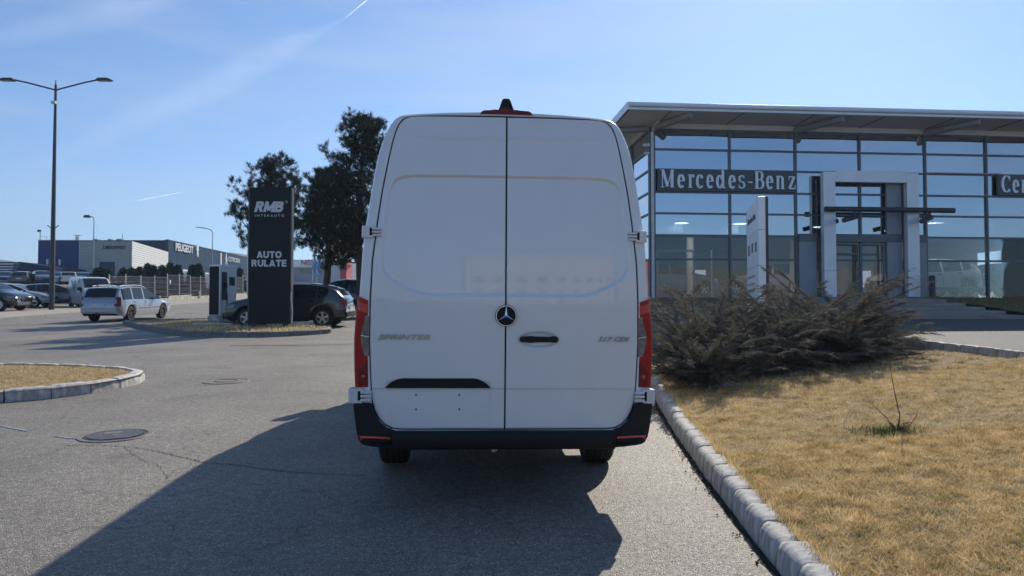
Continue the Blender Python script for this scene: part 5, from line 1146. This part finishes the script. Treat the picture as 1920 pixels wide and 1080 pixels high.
# ================================================================= TREES AND SHRUBS
def tufts(C, D, n, ln, w, r):
    """C centres, D directions -> triangles"""
    N = len(C); c = np.repeat(C, n, 0); d = np.repeat(D, n, 0) + r.normal(0, .75, (N*n, 3)); d /= np.linalg.norm(d, axis=1)[:, None]
    s = np.cross(d, r.normal(0, 1, (N*n, 3))); s /= np.linalg.norm(s, axis=1)[:, None]+1e-6
    l = ln*r.uniform(.6, 1.2, (N*n, 1)); ww = w*r.uniform(.7, 1.3, (N*n, 1)); c = c + r.normal(0, ln*.22, (N*n, 3))
    return np.concatenate([c - s*ww, c + s*ww, c + d*l], 1).reshape(-1, 3)
def pine(x, y, h, cb, rad, label, seed, lean=0, nb=85, spread=1.0):
    r = np.random.default_rng(seed); root = empty('pine_tree', (x, y, 0)); tag(root, label, 'tree', 'dark pines behind the black pylon', upright=True)
    tp = [(lean*t*t*h*.1 + .08*sin(t*5+seed), .06*cos(t*4), h*.96*t) for t in np.linspace(0, 1, 9)]
    MB().tube(tp, [.19*(1-.85*t)+.012 for t in np.linspace(0, 1, 9)], 9).build('trunk', 'bark', root, smooth=True)
    bmb = MB(); C, D = [], []
    for i in range(nb):
        t = cb + (1-cb)*(i/nb)**.9; z0 = h*t; tt_ = (t-cb)/(1-cb)
        R_ = rad*spread*(1-tt_)**.5*(.55+.45*min(1, (tt_+.12)*4))*r.uniform(.45, 1.12); a = r.uniform(0, 2*pi)
        base = Vector((interp(z0, [p[2] for p in tp], [p[0] for p in tp]), 0, z0)); up = r.uniform(.05, .45) + .5*tt_
        P = [base + Vector((cos(a)*R_*s, sin(a)*R_*s, R_*(up*s*s + .05*sin(s*6+i)))) for s in np.linspace(0, 1, 6)]
        bmb.tube(P, [.035*(1-.8*s)*(1.2-tt_*.6) for s in np.linspace(0, 1, 6)], 5, False)
        m = 3 + int(R_*3.2)
        for k in range(m):
            s = 1.02 if k == 0 else r.uniform(.4, 1.0); q_ = P[0].lerp(P[5], min(1, s)) + Vector((0, 0, R_*up*(s*s-s)))
            off = r.normal(0, .13+.10*R_, 3)*[1, 1, .5]*(0 if k == 0 else 1); cc_ = np.array(q_)+off
            for kk in range(4):   # a clump of needle tufts with air between clumps
                C.append(cc_ + r.normal(0, .10, 3)*[1, 1, .8]); D.append(np.array((cos(a)*.4, sin(a)*.4, 1.0)))
    bmb.build('branches', 'bark', root, smooth=True, fix=False)
    V = tufts(np.array(C), np.array(D), 22, .19, .0115, r); link('crown', npmesh('crown', V, np.arange(len(V)).reshape(-1, 3), 'pine'), root)
pine(PX(503, 35), 35, 7.4, .42, 2.15, 'pine whose crown spreads above and left of the black pylon', 3, 0, 62)
pine(PX(612, 33), 33, 6.5, .36, 2.35, 'middle pine with a bare trunk between pylon and van', 5, .1, 70)
pine(.6, 50, 10.5, .12, 3.0, 'unseen pine added beyond the van for the reflection in the showroom side wall', 12, .0, 80)  # hidden tree, added only to darken the reflection in the side glass
pine(PX(676, 32), 32, 8.8, .26, 2.25, 'tallest pine, rising beside the left edge of the white van', 9, .0, 118, 1.08)
def conifer(x, y, z, h, rad, label, seed, name='evergreen_shrub', mat='thuja', n=900):
    r = np.random.default_rng(seed); root = empty(name, (x, y, z)); tag(root, label, 'shrub', 'dark evergreens behind the mesh fence', upright=True)
    t = r.uniform(0.02, 1, n); a = r.uniform(0, 2*pi, n); R_ = rad*(1-t)**.6*np.minimum(1, t*6+.3)*r.uniform(.3, 1.05, n)**.5*(1+.2*np.sin(a*3+seed))
    C = np.stack([np.cos(a)*R_, np.sin(a)*R_, t*h], 1); D = np.stack([np.cos(a)*.5, np.sin(a)*.5, np.full(n, .8)], 1)
    V = tufts(C, D, 6, .3, .07, r); link('foliage', npmesh('foliage', V, np.arange(len(V)).reshape(-1, 3), mat), root)
    MB().tube([(0,0,0),(0,0,h*.7)], .05, 6).build('stem', 'bark', root)
EV = [(184,528,507,62,'low wide evergreen beside the thin lamp post'),(197,528,509,62,'low rounded evergreen right of the thin lamp post'),(231,535,507,63,'evergreen at the corner of the grey ribbed hall'),(247,535,507,64,'second evergreen at the corner of the grey ribbed hall'),(261,540,505,62,'pointed evergreen before the sunlit ribbed side wall'),(276,540,499,66,'tall evergreen before the sunlit ribbed side wall'),(287,540,502,66,'broad evergreen right of the sunlit ribbed side wall'),(303,540,502,68,'evergreen close to the corner of the slate showroom'),(318,538,497,70,'tallest evergreen below the lettering of the slate showroom'),(333,538,501,70,'dark evergreen left of the first shop window'),(360,538,500,76,'evergreen right of the first shop window'),(372,538,498,76,'pointed evergreen below the lion emblem'),(449,540,506,86,'evergreen between charging station and black pylon')]
for i, (px, pb, ptp, Y, lb) in enumerate(EV):
    zb = .3; conifer(PX(px, Y)-1.0*0, Y, zb, PZ(ptp, Y)-zb, .62 if i > 1 else .9, lb, 20+i)
def juniper(x, y, z, R_, h, nb, label, seed, bias=0):
    r = np.random.default_rng(seed); root = empty('juniper_bush', (x, y, z)); tag(root, label, 'shrub', 'brownish spreading junipers on the grass slope')
    bmb = MB(); T = []
    for i in range(nb):
        a = r.uniform(0, 2*pi); el = radians(r.uniform(6, 58)); l = R_*r.uniform(.55, 1.15)*(1 if el < .7 else .8*h/R_+.2)
        # branch arcs outwards, tip nods
        P = []
        for s in np.linspace(0, 1, 9):
            rr = l*cos(el)*s*(1.08-.08*s); zz = l*sin(el)*(s**.8)*(1.15-.3*s) + .05*sin(s*5+i)*s
            P.append(np.array((cos(a+.28*s*sin(s*3+i))*rr, sin(a+.28*s*sin(s*3+i))*rr, zz+.02)))
        bmb.tube(P, [.011*(1-.85*s) for s in np.linspace(0, 1, 9)], 4, False)
        # side sprays
        ns = int(44*l)+12
        for k in range(ns):
            s = .12 + .88*(k+r.random())/ns; j = min(7, int(s*8)); f = s*8-j; q_ = P[j]*(1-f)+P[j+1]*f; d = P[j+1]-P[j]; d = d/np.linalg.norm(d)
            sd_ = np.cross(d, (0, 0, 1)); sd_ /= np.linalg.norm(sd_)+1e-6; sg = 1 if k % 2 else -1
            dd_ = d*r.uniform(.7, 1.2) + sd_*sg*r.uniform(.2, 1.2) + np.array((0, 0, r.uniform(-.3, .5))); dd_ /= np.linalg.norm(dd_)
            T.append((q_, dd_, r.uniform(.10, .25)*(1.25-s*.7)))
        T.append((P[8], d, .2)); T.append((P[7], d, .2))
    bmb.build('branches', 'twig', root, smooth=True, fix=False)
    Q = np.array([t[0] for t in T]); D = np.array([t[1] for t in T]); S = np.array([t[2] for t in T]); m = 27
    N = len(Q); u = np.tile(np.linspace(.04, 1, m), N)[:, None]; DD = np.repeat(D, m, 0); SS = np.repeat(S, m)[:, None]
    nod = np.array([0, 0, -1.])*(u**2)*SS*.22
    q_ = np.repeat(Q, m, 0) + DD*SS*u + nod
    sv = np.cross(D, r.normal(0, 1, (N, 3))*[.5, .5, 1] + [0, 0, 1]); sv /= np.linalg.norm(sv, axis=1)[:, None]+1e-6; sv = np.repeat(sv, m, 0)
    alt = np.where(np.arange(N*m) % 2 == 0, 1, -1)[:, None]
    d = DD*.9 + sv*alt*.8*(1.05-u) + r.normal(0, .22, (N*m, 3)); d /= np.linalg.norm(d, axis=1)[:, None]
    s = np.cross(d, np.cross(DD, sv) + r.normal(0, .5, (N*m, 3))); s /= np.linalg.norm(s, axis=1)[:, None]+1e-6; l = SS*.25*(1.2-.8*u)*r.uniform(.6, 1.2, (N*m, 1)); w = .0042
    V = np.concatenate([q_-s*w, q_+s*w, q_+d*l], 1).reshape(-1, 3)
    link('foliage', npmesh('foliage', V, np.arange(len(V)).reshape(-1, 3), 'juniper'), root)
JN = [(2.55,9.9,.95,.95,62,'juniper nearest the van and kerb, leftmost and lowest in front'),(2.9,11.6,1.3,1.35,75,'tall juniper behind the one at the kerb, touching the downpipe corner'),(3.55,10.7,1.15,1.05,75,'juniper in the front row, second from the van'),(4.35,11.4,1.25,1.15,80,'juniper in the middle of the group below the totem sign'),(5.0,10.9,.95,.9,60,'juniper in front, just right of the totem sign'),(5.35,12.3,1.35,1.3,80,'juniper with upright tips before the left portal column'),(5.75,12.7,1.05,1.0,70,'rightmost juniper, its tips reaching toward the steps'),(3.9,13.2,1.3,1.3,60,'juniper at the back of the group behind the middle one')]
for i, (x, y, R_, h, nb, lb) in enumerate(JN): juniper(x, y-.12, gz(x, y), R_*(1.12 if y < 11 else 1.0), h*(1.15 if y < 11 else 1.32), int(nb*1.2), lb, 40+i)
# bare twiggy plant in the grass
x, y = 3.28, 6.24; z = gz(x, y); tw = empty('bare_sapling', (x, y, z)); tag(tw, 'bare thin sapling with a dead clump at its foot, alone in the grass', 'plant')
b = MB(); b.tube([(0,0,0),(.01,.0,.15),(-.03,.01,.35),(-.06,.0,.48),(-.075,0,.6)], [.006,.005,.004,.003,.002], 5)
b.tube([(-.02,0,0),(-.09,.02,.12),(-.16,.03,.19),(-.24,.03,.26)], [.005,.004,.003,.002], 5); b.tube([(.02,0,0),(.1,0,.07),(.16,.02,.13),(.18,.02,.2)], [.004,.003,.003,.002], 5)
for k in range(26):
    a = random.uniform(0, 2*pi); l = random.uniform(.04, .13); b.tube([(0,0,0),(cos(a)*l*.5,sin(a)*l*.5,l*.7),(cos(a)*l,sin(a)*l,l*.9)], .002, 4)
b.build('twigs', 'twig', tw)
r = np.random.default_rng(77); n = 1500; a = r.uniform(0, 2*pi, n); rr = np.abs(r.normal(0, .13, n)); P = np.stack([np.cos(a)*rr*1.8+.02, np.sin(a)*rr, np.zeros(n)-.004], 1)
gg = blades(P, 'green_tuft', 'weed', .02, .06, .003, parent=tw, r=r)
# scattered leaves and grit
deb = MB()
for k in range(260):
    yy = random.uniform(3.6, 9.5); xx = kx(yy) - abs(random.gauss(0, .05)) - .005; s = random.uniform(.004, .012); a = random.uniform(0, 3)
    deb.add([(xx+s*cos(a), yy+s*sin(a), .006), (xx-s*sin(a), yy+s*cos(a), .012), (xx-s*cos(a), yy-s*sin(a), .005), (xx+s*sin(a), yy-s*cos(a), .016)], [(0,1,2),(0,2,3),(0,1,3)])
tag(deb.build('leaf_litter', 'bark', fix=False), 'dark leaf crumbs and grit gathered along the foot of the right kerb', 'litter', kind='stuff')
ribbon([(kx(yy)-.02, yy) for yy in np.linspace(1, 12, 70)], .022, .0045, 'gutter_dirt', 'crack', jit=.008)

# contrails: thin streaks of ice cloud high up
def cloudmat(name, amax, scale, pw):
    m, nt, b = newmat(name); N = nt.nodes.new; K = nt.links.new; nt.nodes.remove(b)
    tr = N('ShaderNodeBsdfTransparent'); tl = N('ShaderNodeBsdfTranslucent'); tl.inputs[0].default_value = (.95, .97, 1, 1); ms = N('ShaderNodeMixShader')
    t = N('ShaderNodeTexCoord'); n = N('ShaderNodeTexNoise'); n.inputs['Scale'].default_value = scale; n.inputs['Detail'].default_value = 7; n.inputs['Roughness'].default_value = .62; K(t.outputs['Object'], n.inputs[0])
    mr = N('ShaderNodeMapRange'); mr.inputs[1].default_value = .34; mr.inputs[2].default_value = .72; mr.inputs[3].default_value = 0; mr.inputs[4].default_value = amax; K(n.outputs[0], mr.inputs[0])
    lw = N('ShaderNodeLayerWeight'); lw.inputs[0].default_value = .5; iv = N('ShaderNodeMath'); iv.operation = 'SUBTRACT'; iv.inputs[0].default_value = 1; K(lw.outputs['Facing'], iv.inputs[1])
    pw_ = N('ShaderNodeMath'); pw_.operation = 'POWER'; pw_.inputs[1].default_value = pw; K(iv.outputs[0], pw_.inputs[0])
    mu = N('ShaderNodeMath'); mu.operation = 'MULTIPLY'; K(pw_.outputs[0], mu.inputs[0]); K(mr.outputs[0], mu.inputs[1]); K(mu.outputs[0], ms.inputs[0])
    K(tr.outputs[0], ms.inputs[1]); K(tl.outputs[0], ms.inputs[2]); K(ms.outputs[0], nt.nodes['Material Output'].inputs[0]); return m
M['ice'] = cloudmat('contrail_ice', .6, .012, 1.0); M['cirrus'] = cloudmat('cirrus_ice', .055, .0045, 1.8)
def skytube(pp, w, name, mat, Y=4000, k=14):
    P = []
    for a, b in zip(pp, pp[1:]):
        for t in np.linspace(0, 1, k)[:-1]: P.append(Vector((PX(a[0]+(b[0]-a[0])*t, Y), Y, PZ(a[1]+(b[1]-a[1])*t, Y))))
    P.append(Vector((PX(pp[-1][0], Y), Y, PZ(pp[-1][1], Y)))); n = len(P)
    c = MB(); c.tube(P, [max(.4, interp(i/(n-1), [j/(len(w)-1) for j in range(len(w))], w)) for i in range(n)], 24, False); tag(c.build(name, mat, smooth=True, ang=180), kind='stuff')
skytube([(254,377),(362,357)], [4,3,.6], 'contrail', 'ice'); skytube([(648,35),(692,-2)], [1.5,4], 'contrail', 'ice')
skytube([(35,325),(150,275),(250,225),(330,195),(420,150),(520,100),(640,40)], [8,60,110,90,120,90,10], 'cirrus', 'cirrus')
skytube([(-120,90),(60,60),(220,20),(420,-30)], [10,90,120,20], 'cirrus', 'cirrus', 4300)

hm = bpy.data.materials.new('haze_air'); hm.use_nodes = True; hn = hm.node_tree; hn.nodes.remove(hn.nodes['Principled BSDF'])
pv_ = hn.nodes.new('ShaderNodeVolumePrincipled'); pv_.inputs['Color'].default_value = (.55, .75, 1, 1); pv_.inputs['Density'].default_value = .00042; pv_.inputs['Anisotropy'].default_value = .3
hn.links.new(pv_.outputs[0], hn.nodes['Material Output'].inputs['Volume']); M['haze_air'] = hm
tag(MB().box(-1510, 1510, -410, 1710, -20, 175).build('haze', 'haze_air'), kind='stuff')

# ---------------------------------------------------------------- tilt the sheet
bpy.context.view_layer.update()
for o in list(COL.objects):
    if o.parent or o in (cam, sun): continue
    if o in UPRIGHT: 
        o.location = TILT @ o.location
    else: o.matrix_world = TILT @ o.matrix_world
bpy.context.view_layer.update()
